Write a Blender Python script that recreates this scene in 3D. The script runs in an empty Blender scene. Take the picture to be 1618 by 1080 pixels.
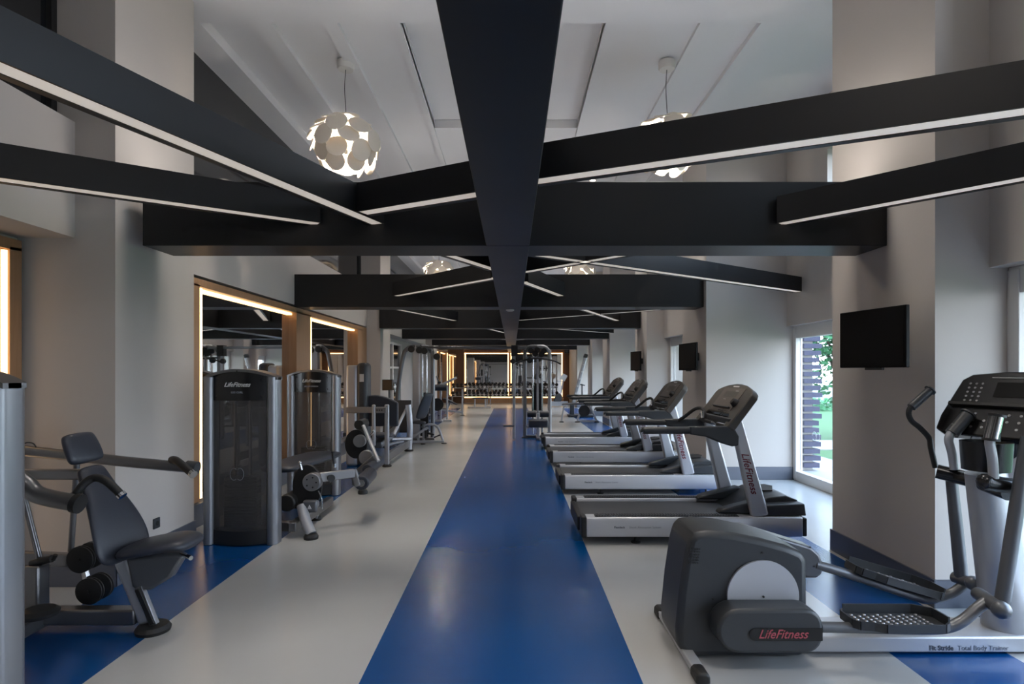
import bpy, bmesh, math, random
from mathutils import Vector, Matrix
random.seed(7)
PI = math.pi
sc = bpy.context.scene
COL = sc.collection

# ------------------------------------------------------------------ camera
cam_d = bpy.data.cameras.new('camera'); cam = bpy.data.objects.new('camera', cam_d); COL.objects.link(cam)
cam.location = (0, 0, 1.6); cam.rotation_euler = (PI/2, 0, 0)
cam_d.sensor_width = 36; cam_d.lens = 903/1618*36
cam_d.shift_y = 46/1618; cam_d.shift_x = 0.0
cam_d.clip_start = 0.05; cam_d.clip_end = 300
sc.camera = cam
# ------------------------------------------------------------------ world, exposure
sc.view_settings.view_transform = 'Standard'; sc.view_settings.look = 'None'
sc.view_settings.exposure = 0.28; sc.view_settings.gamma = 1.0; sc.view_settings.use_curve_mapping = False
w = bpy.data.worlds.new('sky'); sc.world = w; w.use_nodes = True
nt = w.node_tree; nt.nodes.clear()
bg = nt.nodes.new('ShaderNodeBackground'); wo = nt.nodes.new('ShaderNodeOutputWorld')
wtc = nt.nodes.new('ShaderNodeTexCoord'); wsep = nt.nodes.new('ShaderNodeSeparateXYZ')
wr = nt.nodes.new('ShaderNodeValToRGB')
nt.links.new(wtc.outputs['Generated'], wsep.inputs[0]); nt.links.new(wsep.outputs['Z'], wr.inputs[0])
wr.color_ramp.elements[0].position = 0.0; wr.color_ramp.elements[0].color = (.82, .90, 1.0, 1)
wr.color_ramp.elements[1].position = 0.6; wr.color_ramp.elements[1].color = (.50, .72, 1.0, 1)
nt.links.new(wr.outputs[0], bg.inputs[0]); nt.links.new(bg.outputs[0], wo.inputs[0])
bg.inputs[1].default_value = 9.0
sc.cycles.use_denoising = True
sc.cycles.max_bounces = 8; sc.cycles.diffuse_bounces = 4; sc.cycles.glossy_bounces = 4
sc.cycles.transmission_bounces = 4; sc.cycles.transparent_max_bounces = 12
sc.cycles.caustics_reflective = False; sc.cycles.caustics_refractive = False
sc.cycles.sample_clamp_indirect = 4.0

# ------------------------------------------------------------------ materials
def lin(c):
    c = c/255.0
    return c/12.92 if c <= .04045 else ((c+.055)/1.055)**2.4
def rgb(r, g, b): return (lin(r), lin(g), lin(b), 1)
def mat(name, col, rough=.5, metal=0.0, vary=.06, scale=6.0, bump=0.0, coat=0.0, spec=.5, rvar=0.0):
    m = bpy.data.materials.new(name); m.use_nodes = True
    n = m.node_tree.nodes; l = m.node_tree.links; b = n['Principled BSDF']
    b.inputs['Roughness'].default_value = rough; b.inputs['Metallic'].default_value = metal
    b.inputs['Coat Weight'].default_value = coat; b.inputs['Specular IOR Level'].default_value = spec
    tc = n.new('ShaderNodeTexCoord'); no = n.new('ShaderNodeTexNoise')
    no.inputs['Scale'].default_value = scale; no.inputs['Detail'].default_value = 3
    l.new(tc.outputs['Object'], no.inputs['Vector'])
    mx = n.new('ShaderNodeMix'); mx.data_type = 'RGBA'
    mx.inputs['A'].default_value = [c*(1-vary) for c in col[:3]]+[1]
    mx.inputs['B'].default_value = [min(1, c*(1+vary)) for c in col[:3]]+[1]
    l.new(no.outputs['Fac'], mx.inputs['Factor']); l.new(mx.outputs['Result'], b.inputs['Base Color'])
    if rvar:
        mr = n.new('ShaderNodeMapRange'); mr.inputs['To Min'].default_value = rough-rvar; mr.inputs['To Max'].default_value = rough+rvar
        l.new(no.outputs['Fac'], mr.inputs['Value']); l.new(mr.outputs['Result'], b.inputs['Roughness'])
    if bump:
        bu = n.new('ShaderNodeBump'); bu.inputs['Strength'].default_value = bump; bu.inputs['Distance'].default_value = .01
        n2 = n.new('ShaderNodeTexNoise'); n2.inputs['Scale'].default_value = scale*25
        l.new(tc.outputs['Object'], n2.inputs['Vector']); l.new(n2.outputs['Fac'], bu.inputs['Height']); l.new(bu.outputs['Normal'], b.inputs['Normal'])
    return m
def emit(name, col, s):
    m = bpy.data.materials.new(name); m.use_nodes = True
    b = m.node_tree.nodes['Principled BSDF']; b.inputs['Base Color'].default_value = (.8, .8, .8, 1)
    b.inputs['Emission Color'].default_value = col; b.inputs['Emission Strength'].default_value = s
    return m
def wood(name, c1, c2, rough=.4):
    m = mat(name, c1, rough)
    n = m.node_tree.nodes; l = m.node_tree.links; b = n['Principled BSDF']
    tc = n.new('ShaderNodeTexCoord'); mp = n.new('ShaderNodeMapping'); mp.inputs['Scale'].default_value = (14, 14, .8)
    no = n.new('ShaderNodeTexNoise'); no.inputs['Scale'].default_value = 3; no.inputs['Detail'].default_value = 6
    mx = n.new('ShaderNodeMix'); mx.data_type = 'RGBA'; mx.inputs['A'].default_value = c1; mx.inputs['B'].default_value = c2
    l.new(tc.outputs['Object'], mp.inputs[0]); l.new(mp.outputs[0], no.inputs['Vector']); l.new(no.outputs['Fac'], mx.inputs['Factor'])
    l.new(mx.outputs['Result'], b.inputs['Base Color'])
    return m
M = {}
M['wall'] = mat('wall_paint', rgb(186, 179, 173), .7, vary=.02, scale=2, bump=.03, spec=.3)
M['ceiling'] = mat('ceiling_paint', rgb(226, 225, 227), .75, vary=.02, scale=2, spec=.2)
M['base'] = mat('baseboard_paint', rgb(88, 92, 102), .35, vary=.04)
M['beam'] = mat('beam_lacquer', rgb(28, 28, 30), .42, vary=.04, scale=1.5, rvar=.04, spec=.35)
M['led'] = emit('linear_led', (1.0, .86, .70, 1), .31)
M['ledwarm'] = emit('warm_led_strip', (1.0, .62, .27, 1), 3.0)
M['added_fill'] = emit('added_fill_glow', (1.0, .95, .9, 1), 9.0)  # glow of the added, unseen strips on the beam tops
M['lip'] = mat('beam_lip', rgb(62, 60, 58), .5)
M['wood'] = wood('oak_veneer', rgb(176, 138, 104), rgb(150, 112, 80))
M['wooddark'] = wood('walnut_veneer', rgb(98, 66, 44), rgb(70, 46, 30))
M['silver'] = mat('silver_powder_coat', rgb(172, 174, 179), .34, .45, vary=.03)
M['colsilver'] = mat('column_silver', rgb(138, 140, 145), .33, .6, vary=.03)
M['steel'] = mat('brushed_grey_steel', rgb(120, 120, 122), .3, .85, vary=.05)
M['chrome'] = mat('chrome', rgb(205, 207, 210), .12, 1.0, vary=.02)
M['white_metal'] = mat('light_silver_enamel', rgb(188, 190, 196), .35, .35, vary=.02)
M['dgrey'] = mat('dark_grey_plastic', rgb(50, 53, 57), .42, vary=.05, bump=.04)
M['mgrey'] = mat('mid_grey_enamel', rgb(104, 106, 110), .35, .5, vary=.03)
M['black'] = mat('black_rubber', rgb(24, 24, 25), .55, vary=.08, bump=.05)
M['blackg'] = mat('black_gloss_plastic', rgb(22, 22, 24), .22, vary=.03)
M['vinyl'] = mat('charcoal_vinyl', rgb(42, 46, 56), .38, vary=.06, bump=.12, scale=9)
M['belt'] = mat('running_belt', rgb(52, 52, 55), .6, vary=.12, bump=.1, scale=10)
M['console'] = mat('console_taupe', rgb(66, 62, 58), .4, vary=.04)
M['screen'] = mat('black_glass', (.004, .004, .005, 1), .45, spec=.12, vary=0)
M['shroud'] = mat('smoked_shroud', rgb(84, 82, 81), .22, vary=.10, scale=1.2)
M['red'] = mat('red_print', rgb(110, 34, 48), .5)
M['redl'] = mat('pink_red_print', rgb(165, 72, 84), .5)
M['ink'] = mat('grey_ink', rgb(70, 74, 82), .5)
M['inkl'] = mat('pale_grey_ink', rgb(125, 130, 138), .5)
M['print'] = mat('white_print', rgb(200, 200, 200), .5)
M['whitepaint'] = mat('white_frame_paint', rgb(215, 212, 208), .4, vary=.02)
M['iron'] = mat('cast_iron', rgb(30, 30, 32), .5, .3)
M['disc'] = mat('lamp_disc_white', rgb(232, 222, 208), .45, vary=.02)
M['bulb'] = emit('lamp_bulb', (1.0, .82, .6, 1), 5.0)
M['grass'] = mat('lawn', rgb(58, 96, 50), .9, vary=.3, scale=8, bump=.5)
M['leaf'] = mat('tree_leaf', rgb(48, 112, 60), .6, vary=.5, scale=3)
M['bark'] = mat('bark', rgb(80, 66, 54), .9, vary=.3)
M['path'] = mat('pale_paving', rgb(150, 150, 148), .8, vary=.06)
M['slat'] = mat('slate_slats', rgb(62, 62, 84), .7, vary=.2, scale=3)
M['fence'] = mat('white_fence_paint', rgb(185, 185, 183), .6)
def smoked():
    m = M['shroud']; n = m.node_tree.nodes; l = m.node_tree.links; o = n['Material Output']; b = n['Principled BSDF']
    t = n.new('ShaderNodeBsdfTransparent'); t.inputs[0].default_value = (.55, .54, .53, 1); mx = n.new('ShaderNodeMixShader'); mx.inputs[0].default_value = .5
    l.new(b.outputs[0], mx.inputs[1]); l.new(t.outputs[0], mx.inputs[2]); l.new(mx.outputs[0], o.inputs['Surface'])
smoked()
M['mirror'] = mat('mirror_silvering', (.86, .84, .82, 1), .015, 1.0, vary=0)
M['darkglass'] = mat('dark_clerestory_glass', rgb(28, 30, 33), .06, vary=.02, spec=.9)
M['plate'] = mat('grey_plate', rgb(140, 140, 142), .35, .6)
def glass():
    m = bpy.data.materials.new('window_glass'); m.use_nodes = True
    n = m.node_tree.nodes; l = m.node_tree.links; n.clear()
    o = n.new('ShaderNodeOutputMaterial'); t = n.new('ShaderNodeBsdfTransparent'); g = n.new('ShaderNodeBsdfGlossy')
    g.inputs['Roughness'].default_value = .02; t.inputs[0].default_value = (.96, .96, .97, 1)
    lw = n.new('ShaderNodeLayerWeight'); lw.inputs[0].default_value = .5; pw = n.new('ShaderNodeMath'); pw.operation = 'POWER'; pw.inputs[1].default_value = 5
    f = n.new('ShaderNodeMath'); f.operation = 'MULTIPLY_ADD'; f.inputs[1].default_value = .35; f.inputs[2].default_value = .03
    l.new(lw.outputs['Facing'], pw.inputs[0]); l.new(pw.outputs[0], f.inputs[0]); mx = n.new('ShaderNodeMixShader')
    l.new(f.outputs[0], mx.inputs[0]); l.new(t.outputs[0], mx.inputs[1]); l.new(g.outputs[0], mx.inputs[2]); l.new(mx.outputs[0], o.inputs[0])
    return m
M['glass'] = glass()
def floor_mat():
    m = mat('poured_resin_floor', rgb(172, 172, 172), .24, vary=.03, scale=1.5, rvar=.05)
    n = m.node_tree.nodes; l = m.node_tree.links; b = n['Principled BSDF']
    tc = n.new('ShaderNodeTexCoord'); sp = n.new('ShaderNodeSeparateXYZ'); l.new(tc.outputs['Object'], sp.inputs[0])
    def band(sock, a, c):
        g = n.new('ShaderNodeMath'); g.operation = 'GREATER_THAN'; g.inputs[1].default_value = a; l.new(sock, g.inputs[0])
        h = n.new('ShaderNodeMath'); h.operation = 'LESS_THAN'; h.inputs[1].default_value = c; l.new(sock, h.inputs[0])
        k = n.new('ShaderNodeMath'); k.operation = 'MULTIPLY'; l.new(g.outputs[0], k.inputs[0]); l.new(h.outputs[0], k.inputs[1])
        return k.outputs[0]
    tot = None
    for a, c in ((-2.95, -2.20), (-.785, .672), (2.145, 2.81)):
        s = band(sp.outputs['X'], a, c)
        if tot is None: tot = s
        else:
            ad = n.new('ShaderNodeMath'); ad.operation = 'ADD'; l.new(tot, ad.inputs[0]); l.new(s, ad.inputs[1]); tot = ad.outputs[0]
    yb = band(sp.outputs['Y'], -6, 24.6)
    mu = n.new('ShaderNodeMath'); mu.operation = 'MULTIPLY'; l.new(tot, mu.inputs[0]); l.new(yb, mu.inputs[1])
    no = n.new('ShaderNodeTexNoise'); no.inputs['Scale'].default_value = 1.1; no.inputs['Detail'].default_value = 5; l.new(tc.outputs['Object'], no.inputs['Vector'])
    bl = n.new('ShaderNodeMix'); bl.data_type = 'RGBA'; bl.inputs['A'].default_value = (.0, .042, .165, 1); bl.inputs['B'].default_value = (.0, .064, .235, 1)
    l.new(no.outputs['Fac'], bl.inputs['Factor'])
    gr = n.new('ShaderNodeMix'); gr.data_type = 'RGBA'; gr.inputs['A'].default_value = (.36, .36, .355, 1); gr.inputs['B'].default_value = (.44, .44, .435, 1)
    l.new(no.outputs['Fac'], gr.inputs['Factor'])
    mx = n.new('ShaderNodeMix'); mx.data_type = 'RGBA'
    l.new(mu.outputs[0], mx.inputs['Factor']); l.new(gr.outputs['Result'], mx.inputs['A']); l.new(bl.outputs['Result'], mx.inputs['B'])
    for k in list(b.inputs['Base Color'].links): l.remove(k)
    l.new(mx.outputs['Result'], b.inputs['Base Color'])
    return m
M['floor'] = floor_mat()

# ------------------------------------------------------------------ mesh helpers
def P(px, py, Y): return Vector(((px-809)*Y/903, Y, 1.6-(py-586)*Y/903))
class MB:
    def __init__(s): s.v = []; s.f = []
    def add(s, vs, fs):
        k = len(s.v); s.v += [Vector(v) for v in vs]; s.f += [tuple(i+k for i in f) for f in fs]; return s
    def box(s, x0, x1, y0, y1, z0, z1):
        return s.add([(x0,y0,z0),(x1,y0,z0),(x1,y1,z0),(x0,y1,z0),(x0,y0,z1),(x1,y0,z1),(x1,y1,z1),(x0,y1,z1)],
                     [(0,3,2,1),(4,5,6,7),(0,1,5,4),(1,2,6,5),(2,3,7,6),(3,0,4,7)])
    def bar(s, a, b, w, h, up=(0,0,1), w2=None, h2=None):      # rectangular bar from a to b
        a, b = Vector(a), Vector(b); d = (b-a).normalized(); up = Vector(up)
        if abs(d.dot(up)) > .99: up = Vector((0,1,0))
        r = d.cross(up).normalized(); u = r.cross(d)
        w2 = w2 or w; h2 = h2 or h; vs = []
        for p, ww, hh in ((a, w, h), (b, w2, h2)):
            for i, j in ((-1,-1),(1,-1),(1,1),(-1,1)): vs.append(p+r*i*ww/2+u*j*hh/2)
        return s.add(vs, [(3,2,1,0),(4,5,6,7),(0,1,5,4),(1,2,6,5),(2,3,7,6),(3,0,4,7)])
    def prism(s, pts, axis, a, b):                              # 2D outline swept along an axis
        n = len(pts)
        def q(p, t):
            return {'y': (p[0], t, p[1]), 'x': (t, p[0], p[1]), 'z': (p[0], p[1], t)}[axis]
        vs = [q(p, a) for p in pts]+[q(p, b) for p in pts]
        fs = [tuple(range(n)), tuple(range(2*n-1, n-1, -1))]+[(i, i+n, (i+1) % n+n, (i+1) % n) for i in range(n)]
        return s.add(vs, fs)
    def slab(s, pts, o, ux, uy, un, t0, t1):                    # outline in a local frame
        o, ux, uy, un = map(Vector, (o, ux, uy, un)); n = len(pts)
        vs = [o+ux*p[0]+uy*p[1]+un*t0 for p in pts]+[o+ux*p[0]+uy*p[1]+un*t1 for p in pts]
        return s.add(vs, [tuple(range(n)), tuple(range(2*n-1, n-1, -1))]+[(i, i+n, (i+1) % n+n, (i+1) % n) for i in range(n)])
    def cyl(s, a, b, r, r2=None, n=20, ry=None):
        a, b = Vector(a), Vector(b); r2 = r if r2 is None else r2
        d = (b-a).normalized(); t = Vector((0,0,1)) if abs(d.z) < .9 else Vector((1,0,0))
        u = d.cross(t).normalized(); w_ = d.cross(u)
        vs = [a+(u*math.cos(2*PI*i/n)+w_*math.sin(2*PI*i/n))*r for i in range(n)]+[b+(u*math.cos(2*PI*i/n)+w_*math.sin(2*PI*i/n))*r2 for i in range(n)]
        return s.add(vs, [tuple(range(n-1, -1, -1)), tuple(range(n, 2*n))]+[(i, (i+1) % n, (i+1) % n+n, i+n) for i in range(n)])
    def tube(s, pts, r, n=12, sub=6, smooth=True, flat=1.0):
        pts = [Vector(p) for p in pts]
        rs = r if isinstance(r, (list, tuple)) else [r]*len(pts)
        if smooth and len(pts) > 2:
            out = []; ro = []
            for i in range(len(pts)-1):
                p0 = pts[max(i-1, 0)]; p1 = pts[i]; p2 = pts[i+1]; p3 = pts[min(i+2, len(pts)-1)]
                for k in range(sub):
                    t = k/sub
                    out.append(.5*((2*p1)+(-p0+p2)*t+(2*p0-5*p1+4*p2-p3)*t*t+(-p0+3*p1-3*p2+p3)*t**3)); ro.append(rs[i]*(1-t)+rs[i+1]*t)
            out.append(pts[-1]); ro.append(rs[-1]); pts = out; rs = ro
        m = len(pts); vs = []; prev = None
        for i, p in enumerate(pts):
            d = (pts[min(i+1, m-1)]-pts[max(i-1, 0)]).normalized()
            if prev is None:
                t = Vector((0,0,1)) if abs(d.z) < .9 else Vector((0,1,0)); u = d.cross(t).normalized()
            else: u = (prev-d*prev.dot(d)).normalized()
            prev = u; w_ = d.cross(u)
            for k in range(n):
                a = 2*PI*k/n; vs.append(p+u*math.cos(a)*rs[i]+w_*math.sin(a)*rs[i]*flat)
        fs = [tuple(range(n-1, -1, -1)), tuple(range((m-1)*n, m*n))]
        for i in range(m-1):
            for k in range(n): fs.append((i*n+k, i*n+(k+1) % n, (i+1)*n+(k+1) % n, (i+1)*n+k))
        return s.add(vs, fs)
    def lathe(s, c, prof, n=24, axis=(0,0,1)):                 # prof: (radius, height)
        c = Vector(c); d = Vector(axis).normalized(); t = Vector((0,0,1)) if abs(d.z) < .9 else Vector((1,0,0))
        u = d.cross(t).normalized(); w_ = d.cross(u); vs = []
        for r, h in prof:
            for k in range(n):
                a = 2*PI*k/n; vs.append(c+d*h+(u*math.cos(a)+w_*math.sin(a))*max(r, 1e-4))
        m = len(prof); fs = [tuple(range(n-1, -1, -1)), tuple(range((m-1)*n, m*n))]
        for i in range(m-1):
            for k in range(n): fs.append((i*n+k, i*n+(k+1) % n, (i+1)*n+(k+1) % n, (i+1)*n+k))
        return s.add(vs, fs)
    def ball(s, c, r, n=16, sc_=(1,1,1)):
        c = Vector(c); m = n//2; vs = []
        for i in range(m+1):
            th = PI*i/m
            for k in range(n):
                a = 2*PI*k/n; vs.append(c+Vector((math.sin(th)*math.cos(a)*r*sc_[0], math.sin(th)*math.sin(a)*r*sc_[1], math.cos(th)*r*sc_[2])))
        fs = []
        for i in range(m):
            for k in range(n): fs.append((i*n+k, (i+1)*n+k, (i+1)*n+(k+1) % n, i*n+(k+1) % n))
        return s.add(vs, fs)
def obj(name, mb, m, parent=None, bevel=0, smooth=True, sub=0, solid=0):
    if parent is not None:
        o_ = parent; off = Vector((0,0,0))
        while o_ is not None: off += Vector(o_.location); o_ = o_.parent
        vs = [v-off for v in mb.v]
    else: vs = mb.v
    me = bpy.data.meshes.new(name); me.from_pydata([tuple(v) for v in vs], [], mb.f)
    bm = bmesh.new(); bm.from_mesh(me); bmesh.ops.remove_doubles(bm, verts=bm.verts, dist=1e-5)
    bmesh.ops.recalc_face_normals(bm, faces=bm.faces); bm.to_mesh(me); bm.free()
    me.materials.append(M[m] if isinstance(m, str) else m)
    o = bpy.data.objects.new(name, me); COL.objects.link(o)
    if parent is not None: o.parent = parent
    if bevel:
        b = o.modifiers.new('bevel', 'BEVEL'); b.width = bevel; b.segments = 3; b.limit_method = 'ANGLE'; b.angle_limit = math.radians(35)
    if sub:
        b = o.modifiers.new('sub', 'SUBSURF'); b.levels = sub; b.render_levels = sub
    if smooth:
        for p in me.polygons: p.use_smooth = True
        if not sub: me.set_sharp_from_angle(angle=math.radians(35))
    return o
def thing(name, label, cat, loc, group=None):
    o = bpy.data.objects.new(name, None); COL.objects.link(o); o.location = loc; o.empty_display_size = .1
    o['label'] = label; o['category'] = cat
    if group: o['group'] = group
    return o
def tag(o, label, cat, group=None):
    o['label'] = label; o['category'] = cat
    if group: o['group'] = group
    return o
def struct(name, mb, m, **k):
    o = obj(name, mb, m, **k); o['kind'] = 'structure'; return o
def dup(root, loc=None, label=None):
    r = root.copy(); COL.objects.link(r)
    if loc is not None: r.location = loc
    if label: r['label'] = label
    for ch in list(root.children):
        c = ch.copy(); COL.objects.link(c); c.parent = r
        for g in list(ch.children):
            d = g.copy(); COL.objects.link(d); d.parent = c
    return r
def text(name, s, size, m, parent, loc, rot, shear=0, ext=.0008, bold=0, align='CENTER', stretch=1.0):
    cu = bpy.data.curves.new(name, 'FONT'); cu.body = s; cu.size = size; cu.shear = shear; cu.extrude = ext; cu.offset = bold
    cu.align_x = align; cu.align_y = 'CENTER'; cu.resolution_u = 3
    t = bpy.data.objects.new('tmp', cu); COL.objects.link(t)
    bpy.context.view_layer.update()
    me = bpy.data.meshes.new_from_object(t.evaluated_get(bpy.context.evaluated_depsgraph_get()))
    bpy.data.objects.remove(t); bpy.data.curves.remove(cu)
    me.name = name; me.materials.clear(); me.materials.append(M[m])
    o = bpy.data.objects.new(name, me); COL.objects.link(o); o.parent = parent
    off = Vector((0,0,0)); q = parent
    while q is not None: off += Vector(q.location); q = q.parent
    o.location = Vector(loc)-off; o.rotation_euler = rot; o.scale = (stretch, 1, 1)
    return o

# ------------------------------------------------------------------ building shell
YB, YE = -6.0, 29.0
ZC = 5.15
struct('floor', MB().box(-4.6, 4.6, YB, YE+.3, -.12, 0), 'floor')
# ceiling: slab plus lower strips, leaving a long recess over the aisle between the cross bands
cb = MB().box(-4.7, 4.7, YB, YE+.3, 5.27, 5.4)
bands = [(-5.9, -4.2), (-.1, 1.2), (3.75, 5.62), (8.35, 9.9), (12.5, 14.0), (16.7, 18.2), (20.8, 22.4), (25.0, 26.6)]
for a, b in bands[:3]: cb.box(-4.7, 4.7, a, b, 5.02, 5.3)
for a, b in bands[3:]: cb.box(-1.14, .96, a, b, 5.15, 5.3)
cb.box(-4.7, -1.13, YB, YE+.3, 5.15, 5.3); cb.box(.95, 4.7, YB, YE+.3, 5.15, 5.3)
for x0, x1, z in ((-3.5, -3.08, 5.03), (-2.62, -2.42, 5.09), (-1.9, -1.76, 5.10), (-1.2, -1.13, 5.11), (.95, 1.02, 5.11), (1.9, 2.0, 5.11), (2.5, 2.72, 5.09)):
    cb.box(x0, x1, YB, YE+.3, z, 5.2)
struct('ceiling', cb, 'ceiling')
# right piers: (front, back); deep bays between 1-2, 3-4, 5-6
rp = [(-.35, .75), (3.87, 5.11), (8.43, 9.6), (12.15, 13.3), (16.75, 18.0), (20.4, 21.6), (25.1, 26.3)]
wr_ = MB()
for a, b in rp: wr_.box(2.865, 4.27, a, b, 0, 5.2)
def rwall(y0, y1, X, Xw, z1=2.30, hi=None):
    # lintel above the glazing
    if hi:
        wr_.box(X, 4.27, y0, y1, z1, hi[2]); wr_.box(X, 4.27, y0, y1, hi[3], 5.2)
        wr_.box(X, 4.27, y0, hi[0], hi[2], hi[3]); wr_.box(X, 4.27, hi[1], y1, hi[2], hi[3])
    else: wr_.box(X, 4.27, y0, y1, z1, 5.2)
rwall(.75, 3.87, 3.23, 3.4, hi=(1.2, 3.4, 3.6, 4.9))
rwall(5.11, 8.43, 4.05, 4.2, 2.26, hi=(5.5, 7.34, 3.5, 4.45))
rwall(9.6, 12.15, 3.23, 3.4)
rwall(13.3, 16.75, 4.05, 4.2, 2.26)
rwall(18.0, 20.4, 3.23, 3.4)
rwall(21.6, 25.1, 4.05, 4.2, 2.26)
wr_.box(2.9, 4.27, 26.3, 29.3, 0, 5.2)
wr_.box(3.23, 4.27, YB, -.35, 2.3, 5.2); wr_.box(3.23, 4.27, YB, -4.5, 0, 2.3)
struct('wall_right', wr_, 'wall')
lp = [(-4.3, -3.2), (4.25, 5.3), (12.8, 13.85), (21.5, 22.5)]
wl = MB()
for a, b in lp: wl.box(-4.6, -2.95, a, b, 0, 5.2)
LB = [(YB, -4.3), (-3.2, 4.25), (5.3, 12.8), (13.85, 21.5), (22.5, YE)]
for a, b in LB: wl.box(-4.6, -3.25, a, b, 2.59, 3.45)
for a, b in LB: wl.box(-4.6, -3.68, a, b, 0, 2.59)
wl.box(-4.6, -3.9, YB, YE, 3.45, 5.2)
struct('wall_left', wl, 'wall')
struct('wall_back', MB().box(-4.7, 4.7, YE, YE+.3, 0, 5.4), 'wall')
struct('wall_front', MB().box(-4.7, 4.7, YB-.2, YB, 0, 5.4), 'wall')
# dark clerestory glass over the left lintels
k = 1
for a, b in LB:
    g = MB().box(-3.46, -3.42, a, b, 3.45, 5.15)
    o = struct('window_%d' % k, g, 'darkglass', smooth=False); k += 1
    f = MB()
    n = 1
    for i in range(n+1):
        y = a+.03+(b-a-.06)*i/n; f.box(-3.42, -3.38, y-.025, y+.025, 3.45, 5.15)
    obj('window_frame', f, 'black', o, smooth=False)
# baseboards
bb = MB()
for a, b in rp[1:]:
    bb.box(2.85, 2.866, a-.015, b+.015, 0, .19)
bb.box(2.85, 3.4, 3.855, 3.871, 0, .19)
for a, x in ((8.43, 4.2), (12.15, 3.4), (16.75, 4.2), (20.4, 3.4), (25.1, 4.2)): bb.box(2.85, x, a-.015, a+.001, 0, .19)
struct('baseboard_right', bb, 'base', bevel=.003)
bb = MB()
for a, b in lp:
    bb.box(-2.951, -2.935, a-.015, b+.015, 0, .215); bb.box(-3.66, -2.935, a-.015, a+.001, 0, .215)
bb.box(-3.68, -3.22, 5.3, 12.8, 0, .235); bb.box(-3.68, -3.22, 13.85, 14.8, 0, .235); bb.box(-3.68, -3.22, 17.3, 21.5, 0, .235)
struct('baseboard_left', bb, 'base', bevel=.003)

# windows on the right
wn = 20
def win(y0, y1, X, z0=.0, z1=2.26, mull=1, fr=.09):
    global wn
    o = struct('window_%d' % wn, MB().box(X+.03, X+.04, y0+fr, y1-fr, z0+.13, z1-fr*1.9), 'glass', smooth=False); wn += 1
    f = MB(); f.box(X-.02, X+.08, y0, y1, z0, z0+.14).box(X-.02, X+.08, y0, y1, z1-fr*2, z1)
    for i in range(mull+2):
        y = y0+fr/2+(y1-y0-fr)*i/(mull+1); f.box(X-.03, X+.07, y-fr/2, y+fr/2, z0+.02, z1-.02)
    obj('window_frame', f, 'whitepaint', o, bevel=.006)
    return o
win(-4.45, -.35, 3.38, mull=2)
win(.75, 3.87, 3.38, z1=2.30, mull=1)
wA = win(5.11, 8.43, 4.17, mull=1)
win(9.6, 12.15, 3.38, z1=2.30)
win(13.3, 16.75, 4.17)
win(18.0, 20.4, 3.38, z1=2.30)
win(21.6, 25.1, 4.17)
win(1.2, 3.4, 3.5, 3.6, 4.9, mull=0, fr=.05); win(5.5, 7.34, 4.2, 3.5, 4.45, mull=0, fr=.04)
# etched mark on the pane: a small ring monogram
e = MB()
for cx, cz, r in ((7.84, .70, .055), (7.93, .70, .055)):
    e.tube([(4.195, cx+r*math.cos(a*PI/8), cz+r*1.1*math.sin(a*PI/8)) for a in range(0, 15)], .003, n=6, smooth=False)
obj('etched_monogram', e, 'print', wA)

# ------------------------------------------------------------------ left mirrors with warm led frames
def mirror_bay(y0, y1, X, z0, z1, label, posts, leds, topled=True, end=True):
    r = thing('mirror_panel', label, 'mirror', (X, (y0+y1)/2, z0))
    fr = MB(); fr.box(X-.30, X, y0, y1, z1-.02, z1+.06)
    for a, b in posts: fr.box(X-.30, X, a, b, z0, z1)
    obj('wood_frame', fr, 'wood', r, smooth=False)
    edges = [y0]+[q for p in posts for q in p]+[y1]
    for i in range(0, len(edges), 2):
        a, b = edges[i], edges[i+1]
        if b-a < .2: continue
        obj('mirror_pane', MB().box(X-.13, X-.11, a, b, z0, z1-.02), 'mirror', r, smooth=False)
    led = MB()
    for a, b in leds: led.box(X-.035, X-.012, a, b, z0+.02, z1-.03)
    if topled: led.box(X-.11, X-.07, y0, y1, z1-.055, z1-.025)
    obj('led_strip', led, 'ledwarm', r, smooth=False)
    return r
mirror_bay(5.31, 12.78, -3.25, .245, 2.50, 'long wall mirror with glowing amber edge behind the weight machines, left wall', [(5.31, 5.95), (8.62, 9.22), (12.05, 12.78)], [(5.96, 6.02), (9.23, 9.31)])
mirror_bay(-3.1, 4.22, -3.62, .12, 2.50, 'amber-lit mirror at far left edge beside the nearest left pier', [(-3.1, -2.9), (.2, .5), (4.12, 4.22)], [(4.085, 4.115), (.16, .19)])
# glazed cupboard doors in the third bay
d = struct('door_1', MB().box(-3.40, -3.38, 14.9, 17.2, .1, 2.35), 'darkglass', smooth=False)
f = MB()
for y in (14.85, 16.02, 17.2): f.box(-3.42, -3.33, y-.05, y+.05, 0, 2.42)
for z in (.05, .6, 1.15, 1.7, 2.38): f.box(-3.41, -3.34, 14.85, 17.2, z-.03, z+.03)
obj('door_frame', f, 'whitepaint', d, bevel=.004)
obj('door_handle', MB().cyl((-3.30, 16.1, 1.0), (-3.30, 16.1, 1.25), .012), 'chrome', d)
mirror_bay(22.6, 28.55, -3.25, .245, 2.50, 'far wall mirror with amber edge behind the farthest left pier', [(22.6, 23.2), (25.7, 26.0), (28.4, 28.55)], [(26.0, 26.1)])
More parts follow.
